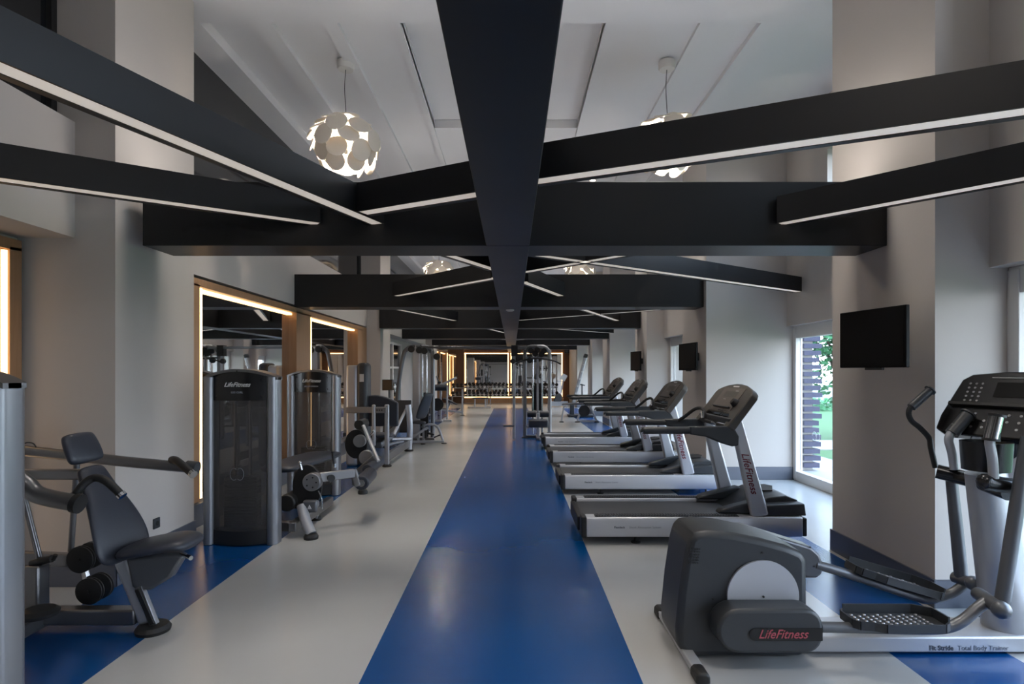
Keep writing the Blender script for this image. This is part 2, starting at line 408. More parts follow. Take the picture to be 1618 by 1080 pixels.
# back wall: wood with two mirrors
bw = MB().box(-3.6, 3.2, YE-.10, YE, 0, 2.75)
struct('trim_1', bw, 'wooddark', smooth=False)
for k, (x0, x1) in enumerate(((-2.33, -.22), (-.02, 2.50))):
    r = thing('mirror_panel', ['left one of two amber-edged mirrors on the end wall', 'right one of two amber-edged mirrors on the end wall'][k], 'mirror', ((x0+x1)/2, YE-.1, .3))
    obj('mirror_pane', MB().box(x0, x1, YE-.125, YE-.105, .3, 2.47), 'mirror', r, smooth=False)
    led = MB().box(x0-.05, x0, YE-.15, YE-.10, .3, 2.52).box(x1, x1+.05, YE-.15, YE-.10, .3, 2.52).box(x0-.05, x1+.05, YE-.15, YE-.10, 2.47, 2.52)
    obj('led_strip', led, 'ledwarm', r, smooth=False)
r = thing('mirror_panel', 'narrow mirror pane at the left end of the end wall', 'mirror', (-3.1, YE-.1, .3))
obj('mirror_pane', MB().box(-3.25, -2.82, YE-.125, YE-.105, .3, 2.47), 'mirror', r, smooth=False)
obj('led_strip', MB().box(-3.32, -3.25, YE-.15, YE-.10, .3, 2.52), 'ledwarm', r, smooth=False)
struct('trim_2', MB().box(-2.8, -2.4, YE-.45, YE-.1, 0, 2.75), 'wooddark', smooth=False)
led = MB().box(-2.4, 2.3, YE-.16, YE-.12, .26, .30)
s_ = struct('trim_3', MB().box(-2.4, 2.6, YE-.30, YE-.1, 0, .25), 'wood', smooth=False)
obj('led_strip', led, 'ledwarm', s_, smooth=False)

# ------------------------------------------------------------------ black beams
ZB, ZT = 2.557, 3.045
ends = [(-2.82, 2.86)]*8
bl_names = ['nearest of the black cross beams, spanning pier to pier', 'second black cross beam from the camera', 'third black cross beam from the camera',
            'fourth black cross beam from the camera', 'fifth black cross beam from the camera', 'farthest black cross beam before the end wall', 'black cross beam overhead at the camera', 'black cross beam behind the camera']
ys = [4.36+4.17*i for i in range(6)]+[.19, -3.98]
lx = {0: -2.95, 1: -3.25, 2: -2.95, 3: -3.25, 4: -2.95, 5: -3.25, 6: -3.25, 7: -2.95}
for i, y in enumerate(ys):
    o = obj('ceiling_beam', MB().box(lx[i]+(.13 if i == 0 else 0), 2.862, y, y+.40, ZB, ZT), 'beam', bevel=.006)
    tag(o, bl_names[i], 'beam', 'black cross beams')
    # added glowing strips, unseen on top of the beam, to brighten the ceiling
    obj('added_fill_strip', MB().box(-2.7, -.35, y+.21, y+.35, ZT+.001, ZT+.007), 'added_fill', o, smooth=False)
    obj('added_fill_strip', MB().box(.30, 2.7, y+.21, y+.35, ZT+.001, ZT+.007), 'added_fill', o, smooth=False)
o = obj('ceiling_beam', MB().box(-.197, .133, YB+.02, YE-.12, ZB-.004, ZT+.002), 'beam', bevel=.006)
tag(o, 'long black beam running down the middle of the aisle ceiling', 'beam')
obj('joint_line', MB().box(-.198, .134, 4.345, 4.357, ZB-.0055, ZB), 'screen', o, smooth=False)
o = obj('smoke_detector', MB().lathe((-.03, 8.86, ZB-.030), [(.04, 0), (.062, .010), (.065, .0255)], n=24), 'whitepaint'); tag(o, 'small round detector under the middle black beam', 'smoke detector')
r = thing('wall_outlet', 'dark socket low on the nearest left pier', 'outlet', (-2.95, 4.73, .34))
obj('cover_plate', MB().box(-2.949, -2.935, 4.69, 4.77, .30, .385), 'dgrey', r, bevel=.004); obj('socket', MB().cyl((-2.936, 4.73, .3425), (-2.932, 4.73, .3425), .02), 'black', r)
for x_, l_ in ((2.76, 'small black speaker high on the end wall, right corner'), (.33, 'small black speaker high on the end wall, middle')):
    r = thing('wall_speaker', l_, 'speaker', (x_, 28.8, 2.6))
    obj('speaker_box', MB().box(x_-.11, x_+.11, 28.72, 28.898, 2.50, 2.74), 'black', r, bevel=.02); obj('speaker_cone', MB().lathe((x_, 28.73, 2.62), [(.08, .012), (.05, 0), (.02, .008)], axis=(0, -1, 0)), 'dgrey', r)
# linear lights
def lin_light(a, b, label, wd=.15):
    a = Vector((a[0], a[1], 0)); b = Vector((b[0], b[1], 0)); c = (a+b)/2
    r = thing('linear_light_beam', label, 'light', (c.x, c.y, 2.715), 'slanting black beams with light strips')
    z0, z1 = 2.715, 2.915
    dr = (b-a).normalized(); sd = Vector((-dr.y, dr.x, 0))
    # narrow lip one side, wide lip the other, flush diffuser between
    if sd.y < 0: sd = -sd
    h = MB()
    for c0, ww in ((-wd/2+.006, .012), (wd/2-.020, .040)):
        p = sd*c0; h.bar(a+p+Vector((0,0,(z0+z1)/2)), b+p+Vector((0,0,(z0+z1)/2)), ww, z1-z0)
    h.bar(a+Vector((0,0,z0+.105)), b+Vector((0,0,z0+.105)), wd-.02, .19)
    obj('housing', h, 'beam', r, smooth=False)
    p = sd*(-.014)
    e_ = MB().bar(a+p+Vector((0,0,z0+.007)), b+p+Vector((0,0,z0+.007)), .096, .006)
    obj('light_diffuser', e_, 'led', r, smooth=False)
LL = [((-3.22, -1.33), (-1.036, 4.355), 'big slanting light beam crossing the upper left foreground'),
      ((-3.22, 3.20), (-1.48, 4.355), 'lower left slanting light beam meeting the nearest cross beam'),
      ((-1.05, 4.06), (-.20, 3.625), 'short light beam between the big left beam and the middle beam'),
      ((.136, 3.393), (3.22, 2.03), 'long slanting light beam crossing the upper right foreground'),
      ((2.05, 4.355), (3.22, 3.08), 'slanting light beam fixed to the nearest cross beam, far right'),
      ((-1.72, 8.525), (-.20, 6.90), 'light beam left of the middle beam meeting the second cross beam'),
      ((-1.02, 4.765), (-.20, 6.33), 'light beam left of the middle beam starting behind the nearest cross beam'),
      ((.136, 6.49), (1.85, 4.765), 'light beam right of the middle beam starting behind the nearest cross beam'),
      ((.136, 7.2), (.72, 8.525), 'short light beam right of the middle beam meeting the second cross beam'),
      ((.136, 5.46), (4.04, 8.07), 'long light beam reaching into the right window bay'),
      ((-2.6, 8.935), (-1.27, 12.695), 'light beam left in the third bay'),
      ((.62, 8.935), (2.33, 12.695), 'light beam right in the third bay meeting the third cross beam'),
      ((.136, 12.6), (3.22, 9.98), 'light beam crossing the third bay towards the right wall'),
      ((-1.15, 13.105), (-.20, 16.8), 'light beam left in the fourth bay'),
      ((.136, 14.3), (3.0, 16.865), 'light beam right in the fourth bay'),
      ((-2.6, 17.275), (-.20, 20.4), 'light beam left in the fifth bay'),
      ((.136, 20.6), (2.4, 17.275), 'light beam right in the fifth bay'),
      ((-2.6, 25.20), (-.20, 22.0), 'light beam left in the sixth bay'),
      ((.136, 21.8), (2.4, 25.2), 'light beam right in the sixth bay'),
      ((-2.6, -3.575), (-.20, -.6), 'light beam left, behind the camera'),
      ((.136, -.9), (2.6, -3.575), 'light beam right, behind the camera')]
for a, b, l_ in LL: lin_light(a, b, l_)
# added ceiling downlights, put in to raise the brightness of ceiling and room
dm = emit('added_downlight_lens', (1, .9, .78, 1), 6.0)
place = ['over the camera', 'over the nearest cross beam', 'beyond the second cross beam', 'over the third cross beam', 'over the fourth cross beam', 'over the fifth cross beam', 'over the farthest cross beam']
for j, y in enumerate([.5, 4.6, 10.6, 13.4, 17.5, 21.7, 25.9]):
    zd = 5.0 if j < 2 else 5.13
    for s, x in enumerate((-1.5, 1.5)):
        r = thing('added_downlight', 'added small round downlight in the ceiling band %s, %s side' % (place[j], ('left', 'right')[s]), 'light', (x, y, zd), 'added ceiling downlights')
        obj('bezel', MB().lathe((x, y, zd), [(.07, .02), (.075, 0), (.055, 0), (.05, .02)], n=20), 'whitepaint', r)
        obj('lens', MB().cyl((x, y, zd+.004), (x, y, zd+.018), .049), dm, r)
        ld = bpy.data.lights.new('downlight', 'SPOT'); ld.energy = 240; ld.color = (1, .93, .85); ld.spot_size = math.radians(125); ld.spot_blend = .9; ld.shadow_soft_size = .4  # added spot giving the room extra light
        lo = bpy.data.objects.new('added_spot', ld); COL.objects.link(lo); lo.parent = r; lo.location = (0, 0, -.05)

# ------------------------------------------------------------------ disc pendants
def disc_mb(c, nrm, r):
    prof = [(.0, -.004), (r*.6, -.010), (r*.95, -.006), (r, 0), (r*.95, .006), (r*.6, .010), (0, .010)]
    return MB().lathe(c, prof, n=20, axis=nrm)
def pendant(x, y, z, R, label):
    r = thing('disc_pendant_lamp', label, 'lamp', (x, y, z))
    obj('ceiling_rose', MB().lathe((x, y, 5.04), [(.085, 0), (.095, .02), (.095, .09)], n=24), 'whitepaint', r)
    obj('cord', MB().tube([(x, y, z+.1), (x+.004, y, (z+5.04)/2-.1), (x-.012, y, (z+5.04)/2+.2), (x, y, 5.05)], .004, n=6), 'dgrey', r)
    obj('bulb', MB().ball((x, y, z), .075), 'bulb', r)
    fr = MB().cyl((x, y, z-.12), (x, y, z+.28), .02)
    discs = []
    rows = [(70, 6, .115, .80), (46, 8, .118, .92), (22, 8, .122, 1.0), (-4, 8, .122, 1.02), (-30, 8, .12, .98), (-56, 5, .115, .95)]
    for i, (el, n, dr, rs) in enumerate(rows):
        for k_ in range(n):
            az = 2*PI*(k_+(i % 2)*.5)/n+random.uniform(-.06, .06)
            e2 = math.radians(el)
            rad = (R-dr*.35)*rs*random.uniform(.93, 1.04)
            d_ = Vector((math.cos(az)*math.cos(e2), math.sin(az)*math.cos(e2), math.sin(e2)))
            c = Vector((x, y, z))+Vector((d_.x*rad, d_.y*rad, d_.z*rad*.85))
            e3 = math.radians([88, 72, 40, 14, -8, -24][i]+random.uniform(-16, 16))
            nr = Vector((math.cos(az)*math.cos(e3), math.sin(az)*math.cos(e3), math.sin(e3)))
            nr = (nr+Vector((random.uniform(-.12, .12), random.uniform(-.12, .12), random.uniform(-.12, .12)))).normalized()
            obj('lamp_disc', disc_mb(c, nr, dr), 'disc', r)
            fr.cyl((x, y, z+.05), c, .003, n=5)
    obj('wire_frame', fr, 'chrome', r)
    ld = bpy.data.lights.new('bulb_light', 'POINT'); ld.energy = 380; ld.color = (1, .88, .74); ld.shadow_soft_size = .09
    lo = bpy.data.objects.new('bulb_lamp', ld); COL.objects.link(lo); lo.parent = r
    return r
pl0 = pendant(-1.90, 6.53, 4.20, .41, 'white disc pendant lamp glowing above the left side, nearest left one')
dup(pl0, (1.77, 6.53, 4.20), 'white disc pendant lamp behind the right slanting beam')
for x, y, l_ in ((-1.9, 14.85, 'farther white disc pendant lamp on the left, over the second cross beam'), (1.77, 14.85, 'farther white disc pendant lamp on the right, over the second cross beam'),
                 (-1.9, 23.1, 'farthest white disc pendant lamp on the left'), (1.77, 23.1, 'farthest white disc pendant lamp on the right'),
                 (-1.9, -1.9, 'white disc pendant lamp behind the camera, left'), (1.77, -1.9, 'white disc pendant lamp behind the camera, right')):
    dup(pl0, (x, y, 4.20), l_)

# ------------------------------------------------------------------ outside
struct('ground_lawn', MB().box(5.6, 60, -10, 70, -.25, -.06), 'grass')
struct('ground_path', MB().box(4.6, 5.9, -10, 40, -.25, -.03), 'path')
struct('ground_paving', MB().box(5.9, 9.8, 12.0, 13.6, -.2, -.04), 'path')
r = thing('slatted_screen', 'dark slate slatted screen outside the window', 'screen', (4.95, 9.6, 0))
random.seed(3)
for i in range(20):
    z = .02+i*.115
    obj('slat', MB().box(4.78, 5.02+random.uniform(0, .06), 9.35, 10.4, z, z+.075), 'slat', r, smooth=False)
obj('slat_core', MB().box(4.80, 4.97, 9.45, 10.35, -.03, 2.33), 'fence', r, smooth=False)
# white picket fence
r = thing('picket_fence', 'white picket fence across the lawn outside', 'fence', (15, 26, 0))
fm = MB()
for i in range(60):
    x = 11+i*.19; fm.box(x, x+.06, 25.97, 26.03, -.06, 1.35)
obj('pickets', fm, 'fence', r, smooth=False)
obj('rails', MB().box(10.9, 22.6, 26.03, 26.07, .3, .38).box(10.9, 22.6, 26.03, 26.07, 1.05, 1.13), 'fence', r, smooth=False)
obj('garden_wall', MB().box(10.5, 24, 27.5, 27.7, -.06, .9), 'fence') ; tag(bpy.data.objects['garden_wall'], 'low white wall behind the picket fence', 'wall')
# tree: trunk and leaf clumps
def tree(x, y, h, R, label, nl=2600, seed=1):
    random.seed(seed)
    r = thing('garden_tree', label, 'tree', (x, y, -.06))
    t = MB().tube([(x, y, -.06), (x+.05, y, h*.35), (x-.05, y+.05, h*.6)], [.16, .12, .07])
    cl = []
    for i in range(16):
        a = random.uniform(0, 2*PI); rr = R*random.uniform(.15, .75); z = h*random.uniform(.45, .98)
        c = Vector((x+rr*math.cos(a), y+rr*math.sin(a), z)); cl.append((c, R*random.uniform(.28, .48)))
        t.tube([(x, y, h*.4), tuple((Vector((x, y, h*.45))+c)/2+Vector((0, 0, .1))), tuple(c)], [.06, .04, .02], n=6)
    obj('trunk', t, 'bark', r)
    lf = MB()
    for i in range(nl):
        c, q = random.choice(cl)
        d_ = Vector((random.gauss(0, 1), random.gauss(0, 1), random.gauss(0, 1))).normalized()*q*random.uniform(.6, 1.05)
        p = c+d_; u = Vector((random.gauss(0, 1), random.gauss(0, 1), random.gauss(0, 1))).normalized(); v = u.orthogonal().normalized()
        s = random.uniform(.07, .13)
        lf.add([p-u*s, p+v*s*.5, p+u*s, p-v*s*.5], [(0, 1, 2, 3)])
    obj('foliage', lf, 'leaf', r, smooth=False)
tree(8.2, 14.2, 3.4, 1.5, 'leafy green tree outside the right window', seed=5)
tree(14.5, 31.5, 6.0, 2.6, 'larger tree farther out in the garden', seed=6)
tree(9.0, 6.5, 4.2, 1.9, 'garden tree outside the nearest window bay', seed=7, nl=1500)
random.seed(11)
sh = MB()
for i in range(1500):
    x = random.uniform(11, 20); y = random.uniform(23.6, 25.2); z = random.uniform(-.05, .42); u = Vector((random.gauss(0, 1), random.gauss(0, 1), random.gauss(0, 1))).normalized()*.1; v = u.orthogonal()*.5; p = Vector((x, y, z))
    sh.add([p-u, p+v, p+u, p-v], [(0, 1, 2, 3)])
o = obj('low_shrubs', sh, 'leaf', smooth=False); tag(o, 'low shrubs growing along the picket fence', 'shrub'); o['kind'] = 'stuff'

# ------------------------------------------------------------------ televisions
def tv(xa, ya, xb, yb, z0, z1, label):
    # thin screen on a swivel arm, turned a little towards the entrance
    a, b = Vector((xa, ya, 0)), Vector((xb, yb, 0)); u = (b-a).normalized(); n = Vector((-u.y, u.x, 0)); L = (b-a).length
    if n.x > 0: n = -n
    r = thing('television', label, 'television', (2.865, (ya+yb)/2, (z0+z1)/2), 'televisions on the right piers')
    def q(u0, u1, v0, v1, t0, t1): return MB().slab([(u0, v0), (u1, v0), (u1, v1), (u0, v1)], a, u, Vector((0, 0, 1)), n, t0, t1)
    bd = obj('television_body', q(0, L, z0, z1, -.032, 0), 'tvblack', r, bevel=.006)
    obj('screen', q(.018, L-.018, z0+.03, z1-.02, .0004, .002), 'screen', bd, smooth=False)
    c = (a+b)/2+Vector((0, 0, (z0+z1)/2))-n*.03
    obj('wall_mount', MB().bar(c, (2.864, c.y, c.z), .10, .12), 'black', r)
    obj('speaker_bar', q(L*.35, L*.6, z0-.016, z0+.004, -.03, -.008), 'black', r, smooth=False)
M['tvblack'] = mat('matt_black_casing', rgb(10, 10, 11), .6, spec=.15, vary=.02)
tv(2.685, 3.895, 2.58, 4.50, 1.625, 2.055, 'flat black television on the nearest right pier')
tv(2.73, 8.48, 2.66, 9.12, 1.612, 2.03, 'flat black television on the second right pier from the camera')
tv(2.74, 12.22, 2.665, 12.86, 1.61, 2.03, 'flat black television on the third right pier, smallest in view')

# ------------------------------------------------------------------ treadmills
def treadmill(X0, Y0, label):
    r = thing('treadmill', label, 'treadmill', (X0, Y0, 0), 'treadmills in a row')
    def T(x, y, z): return (X0+x, Y0+y, z)
    rails = []
    for s, (a, b) in enumerate(((0, .14), (.79, .93))):
        m = MB(); n = 8; pts = []
        # rail profile in y-z with rounded outer side
        prof = [(a, .09), (a+.012, .072), (b-.012, .072), (b, .09), (b, .24), (b-.012, .258), (a+.012, .258), (a, .24)]
        vs = []; xs = [.045, 1.98, 2.05]
        m.prism([(p[0]+Y0, p[1]) for p in prof], 'x', X0+.045, X0+2.04)
        o = obj('side_rail', m, 'white_metal', r, bevel=.012); rails.append(o)
        m = MB(); m.prism([(a-.004+Y0, .07), (b+.004+Y0, .07), (b+.004+Y0, .262), (a-.004+Y0, .262)], 'x', X0, X0+.05)
        obj('end_cap', m, 'black', r, bevel=.012)
        m = MB().prism([(a-.003+Y0, .08), (b+.003+Y0, .08), (b+.003+Y0, .25), (a-.003+Y0, .25)], 'x', X0+2.035, X0+2.075)
        obj('end_cap', m, 'black', r, bevel=.012)
        m = MB().box(*[X0+.13, X0+1.46], Y0+a+.022, Y0+b-.022, .256, .262)
        for i in range(52):
            x = X0+.14+i*.0254; m.add([(x, Y0+a+.026, .262), (x+.012, Y0+a+.026, .268), (x+.022, Y0+b-.026, .268), (x+.010, Y0+b-.026, .262)], [(0, 1, 2, 3)])
            m.box(x, x+.012, Y0+a+.026, Y0+b-.026, .26, .2675)
        obj('foot_strip', m, 'dgrey', r, smooth=False)
    obj('running_belt', MB().box(X0+.05, X0+1.62, Y0+.15, Y0+.78, .205, .228).cyl(T(.05, .15, .19), T(.05, .78, .19), .038), 'belt', r)
    obj('rear_roller_cover', MB().box(X0-.02, X0+.03, Y0+.14, Y0+.79, .10, .232), 'black', r, bevel=.01)
    obj('deck', MB().box(X0+.08, X0+2.0, Y0+.16, Y0+.77, .10, .20), 'black', r)
    # motor cover with two ears round the posts
    pr = [(1.50, .225), (1.66, .33), (1.78, .405), (1.95, .425), (2.06, .385), (2.08, .21), (1.5, .205)]
    obj('motor_cover', MB().prism([(X0+p[0], p[1]) for p in pr], 'y', Y0+.145, Y0+.785), 'dgrey', r, bevel=.015)
    obj('motor_cover_skirt', MB().prism([(X0+1.70, .262), (X0+1.72, .36), (X0+2.07, .375), (X0+2.085, .262)], 'y', Y0+.03, Y0+.90), 'dgrey', r, bevel=.012)
    obj('motor_cover_vent', MB().slab([(0, .2), (.12, .16), (.2, .34), (.16, .44), (0, .44)], T(1.80, .2, .4105), (1, 0, .1), (0, 1, 0), (-.1, 0, 1), .0, .012), 'black', r, smooth=False)
    for a, b in ((.105, .225), (.705, .825)):
        er = [(1.30, .262), (1.33, .30), (1.50, .345), (1.74, .40), (1.78, .262)]
        obj('post_shroud', MB().prism([(X0+p[0], p[1]) for p in er], 'y', Y0+a, Y0+b), 'dgrey', r, bevel=.018)
    upr = []
    for k, y in enumerate((.06, .87)):
        m = MB().bar(T(1.665, y, .25), T(1.435, y, 1.16), .075, .16, up=(1, 0, .25), h2=.105)
        upr.append(obj('upright', m, 'white_metal', r, bevel=.025))
    # lettering running down the near upright
    o = text('lettering', 'LifeFitness', .092, 'red', upr[0], T(1.552, .0215, .66), (0, 0, 0), shear=.35, bold=.001, ext=.003)
    o.matrix_basis = Matrix.Translation(o.location) @ Matrix.Rotation(math.radians(76), 4, 'Y') @ Matrix.Rotation(PI/2, 4, 'X')
    text('lettering', 'Flexdeck', .028, 'ink', rails[0], T(.30, -.001, .165), (PI/2, 0, 0), bold=.0006, align='LEFT')
    text('lettering', 'Shock Absorption System', .028, 'inkl', rails[0], T(.44, -.001, .165), (PI/2, 0, 0), align='LEFT')
    # handrails
    for k, (a, b) in enumerate(((.005, .085), (.845, .925))):
        m = MB().tube([T(.575, (a+b)/2, 1.05), T(.60, (a+b)/2, 1.052), T(.8, (a+b)/2, 1.053), T(1.0, (a+b)/2, 1.053), T(1.06, (a+b)/2, 1.053)], [.026, .036, .037, .037, .035], n=14, flat=.95)
        obj('handrail', m, 'dgrey', r)
        br = [(1.0, 1.088), (1.40, 1.092), (1.455, 1.0), (1.45, .915), (1.39, .905), (1.28, .94), (1.15, .995), (1.0, 1.017)]
        obj('handrail_bracket', MB().prism([(X0+p[0], p[1]) for p in br], 'y', Y0+a, Y0+b), 'dgrey', r, bevel=.014)
    # inner grip bar with metal pulse grips
    obj('grip_bar', MB().tube([T(1.14, .86, 1.07), T(1.20, .82, 1.12), T(1.28, .75, 1.20), T(1.325, .66, 1.215), T(1.335, .60, 1.16), T(1.335, .58, 1.10), T(1.35, .46, 1.09), T(1.36, .30, 1.085), T(1.38, .10, 1.08)], .018, n=10), 'black', r)
    obj('pulse_grip', MB().cyl(T(1.318, .593, 1.12), T(1.318, .612, 1.19), .021), 'chrome', r)
    obj('pulse_grip', MB().cyl(T(1.355, .42, 1.088), T(1.362, .30, 1.084), .021), 'chrome', r)
    obj('cross_panel', MB().bar(T(1.40, .05, 1.13), T(1.40, .88, 1.13), .05, .06), 'dgrey', r, bevel=.01)
    # console
    o3 = Vector(T(1.335, 0, 1.075)); uy = Vector((.30, 0, .40)).normalized(); ux = Vector((0, 1, 0)); un = uy.cross(ux)
    if un.x > 0: un = -un
    L = .50
    out = [(.0, .02), (.0, L*.76), (.03, L*.84), (.12, L*.91), (.25, L*.97), (.40, L*1.0), (.53, L*1.0), (.68, L*.97), (.81, L*.91), (.90, L*.84), (.93, L*.76), (.93, .02), (.91, 0), (.84, 0), (.81, .02), (.775, .12), (.74, .15), (.19, .15), (.155, .12), (.12, .02), (.09, 0), (.02, 0)]
    con = obj('console', MB().slab(out, o3, ux, uy, un, -.075, 0), 'console', r, bevel=.012)
    obj('console_back', MB().slab([(.1, .14), (.1, L*.8), (.3, L*.93), (.63, L*.93), (.83, L*.8), (.83, .14)], o3, ux, uy, un, -.105, -.07), 'black', r, bevel=.01)
    def pl(name, x0, x1, v0, v1, mm, t0=0.0005, t1=.004):
        return obj(name, MB().slab([(x0, v0), (x1, v0), (x1, v1), (x0, v1)], o3, ux, uy, un, t0, t1), mm, con, smooth=False)
    pl('overlay', .20, .73, .18, .44, mat_overlay)
    pl('display', .30, .63, .33, .40, 'console')
    pl('reading_rack', .25, .68, .205, .215, 'dgrey', .003, .02)
    pl('display_line', .40, .54, .455, .468, 'print')
    pl('display_line', .33, .40, .405, .413, 'print'); pl('display_line', .50, .57, .30, .308, 'print')
    pl('storage_pocket', .38, .50, .165, .20, 'black')
    obj('fan_housing', MB().cyl(o3+ux*.20+uy*.27+un*.0, o3+ux*.20+uy*.27+un*.045, .045, .03), 'black', con)
    obj('safety_clip', MB().tube([o3+ux*.33+uy*.16+un*.01, o3+ux*.30+uy*.10+un*.03, o3+ux*.25+uy*.10+un*.03, o3+ux*.24+uy*.16+un*.01], .0025, n=6), 'black', r)
    # feet
    for x in (.52, 1.9):
        for y in (.10, .83):
            obj('levelling_foot', MB().lathe(T(x, y, 0), [(.045, 0), (.045, .008), (.012, .016), (.012, .075)], n=16), 'black', r)
    obj('transport_wheel', MB().cyl(T(1.55, .2, .032), T(1.55, .24, .032), .032).box(X0+1.1, X0+1.56, Y0+.2, Y0+.24, .035, .08), 'black', r)
    return r
mat_overlay = mat('console_overlay', rgb(80, 72, 66), .3, vary=.15, scale=30)
tm = treadmill(.637, 5.25, 'nearest treadmill, first in the row, fully visible')
S1 = 1445/5.25
for (X, Y), l_ in zip(((.637, 7.38), (.637, 9.55), (.637, 11.62)),
                      ('second treadmill in the row from the camera', 'third treadmill in the row from the camera', 'farthest treadmill, last in the row')):
    dup(tm, (X, Y, 0), l_)

# ------------------------------------------------------------------ elliptical trainer
r = thing('elliptical_trainer', 'grey and silver elliptical trainer in the right foreground', 'elliptical trainer', (2.0, 3.36, 0))
YN = 3.20
q = lambda x, y, Y=YN: (P(x, y, Y).x, P(x, y, Y).z)
hs = [(1068, 1018), (1067, 990), (1073, 930), (1082, 870), (1088, 848), (1098, 840), (1118, 837), (1155, 840), (1200, 849), (1240, 860), (1264, 870), (1272, 882), (1273, 960), (1274, 1028), (1260, 1034), (1095, 1034), (1078, 1028)]
hp = [q(*p) for p in hs]
hous = obj('drive_housing', MB().prism(hp, 'y', 3.17, 3.54), 'dgrey', r, bevel=.035)
cx, cz = q(1200.5, 937); obj('housing_disc', MB().cyl((cx, 3.171, cz), (cx, 3.155, cz), .198, n=48), 'white_metal', r)
obj('housing_disc', MB().cyl((cx, 3.54, cz), (cx, 3.556, cz), .198, n=48), 'white_metal', r)
vm = MB()
for i in range(5):
    for j in range(6):
        x_, z_ = q(1088+i*3.6+j*(-.6), 864+j*4.4); vm.cyl((x_, 3.172, z_), (x_, 3.166, z_), .0042, n=8)
for (a, b) in ((1200.5, 870), (1200.5, 937), (1123, 942)):
    x_, z_ = q(a, b); obj('screw', MB().cyl((x_, 3.172 if b != 937 else 3.156, z_), (x_, 3.165 if b != 937 else 3.150, z_), .006, n=10), 'black', hous)
obj('vent_holes', vm, 'black', hous)
# near crank arm cover
def capsule(x0, x1, z0, z1, n=10, right=.5):
    h = (z1-z0)/2; zc = (z0+z1)/2; pts = []
    for i in range(n+1):
        a = PI/2+PI*i/n; pts.append((x0+h+h*math.cos(a), zc+h*math.sin(a)))
    rr = h*right
    for i in range(n//2+1):
        a = -PI/2+PI/2*i/(n//2); pts.append((x1-rr+rr*math.cos(a), z0+rr+rr*math.sin(a)))
    for i in range(n//2+1):
        a = PI/2*i/(n//2); pts.append((x1-rr+rr*math.cos(a), z1-rr+rr*math.sin(a)))
    return pts
def qn(x, y, Y): return (P(x, y, Y).x, P(x, y, Y).z)
ax0, az1 = qn(1134, 966, 3.0); ax1, az0 = qn(1301, 1036, 3.0)
cp = capsule(ax0, ax1, az0+.012, az1+.01, right=.75)
obj('crank_cover', MB().prism(cp, 'y', 3.0, 3.15), 'dgrey', r, bevel=.018)
b0, b1 = qn(1184, 992, 2.996), qn(1301, 1012, 2.996)
bdg = obj('badge', MB().prism(capsule(b0[0], b1[0]-.004, b1[1], b0[1], right=.05), 'y', 2.995, 3.004), 'blackg', r)
t_ = P(1240, 1002, 2.994)
text('lettering', 'LifeFitness', .066, 'redl', bdg, (t_.x-.01, 2.994, t_.z), (PI/2, 0, 0), shear=.4, bold=.0004, stretch=.93)
# far crank cover, raised
fc = [(1145, 836), (1155, 829), (1175, 829), (1275, 860), (1288, 872), (1294, 890), (1291, 902), (1283, 908), (1266, 908), (1250, 890), (1150, 850)]
fcv = obj('crank_cover', MB().prism([qn(a, b, 3.66) for a, b in fc], 'y', 3.60, 3.74), 'mgrey', r, bevel=.015)
cs = MB()
for a, b in ((1230, 851), (1280, 864), (1286, 894)):
    x_, z_ = qn(a, b, 3.6); obj('screw', MB().cyl((x_, 3.601, z_), (x_, 3.596, z_), .006, n=8), 'black', fcv)
obj('crank_axle', MB().cyl((cx, 3.1, cz-.12), (cx, 3.66, cz-.12+.05), .03), 'steel', r)
# base
bfr = obj('base_frame', MB().prism([(1.28, .012), (3.12, .012), (3.12, .10), (1.28, .10)], 'y', 3.225, 3.495), 'white_metal', r, bevel=.01)
a = P(1500, 1024, 3.22)
text('lettering', 'Fit Stride', .037, 'ink', bfr, (P(1469, 1024, 3.22).x, 3.2235, a.z+.0), (PI/2, 0, 0), bold=.0009, align='LEFT')
text('lettering', 'Total Body Trainer', .037, 'inkl', bfr, (P(1514, 1024, 3.22).x, 3.2235, a.z+.0), (PI/2, 0, 0), align='LEFT')
for nm, X in (('rear_stabilizer', .975), ('front_stabilizer', 3.06)):
    o = obj(nm, MB().bar((X, 2.99, .035), (X, 3.70, .035), .062, .04), 'white_metal', r, bevel=.008)
    for y in (2.96, 3.73):
        s = 1 if y > 3.3 else -1
        obj('stabilizer_cap', MB().prism([(X-.037, .002), (X+.037, .002), (X+.037, .045), (X+.02, .062), (X-.02, .062), (X-.037, .045)], 'y', y-.055, y+.055), 'black', r, bevel=.012)
obj('rear_bracket', MB().box(.95, 1.35, 3.28, 3.44, .04, .09), 'steel', r)
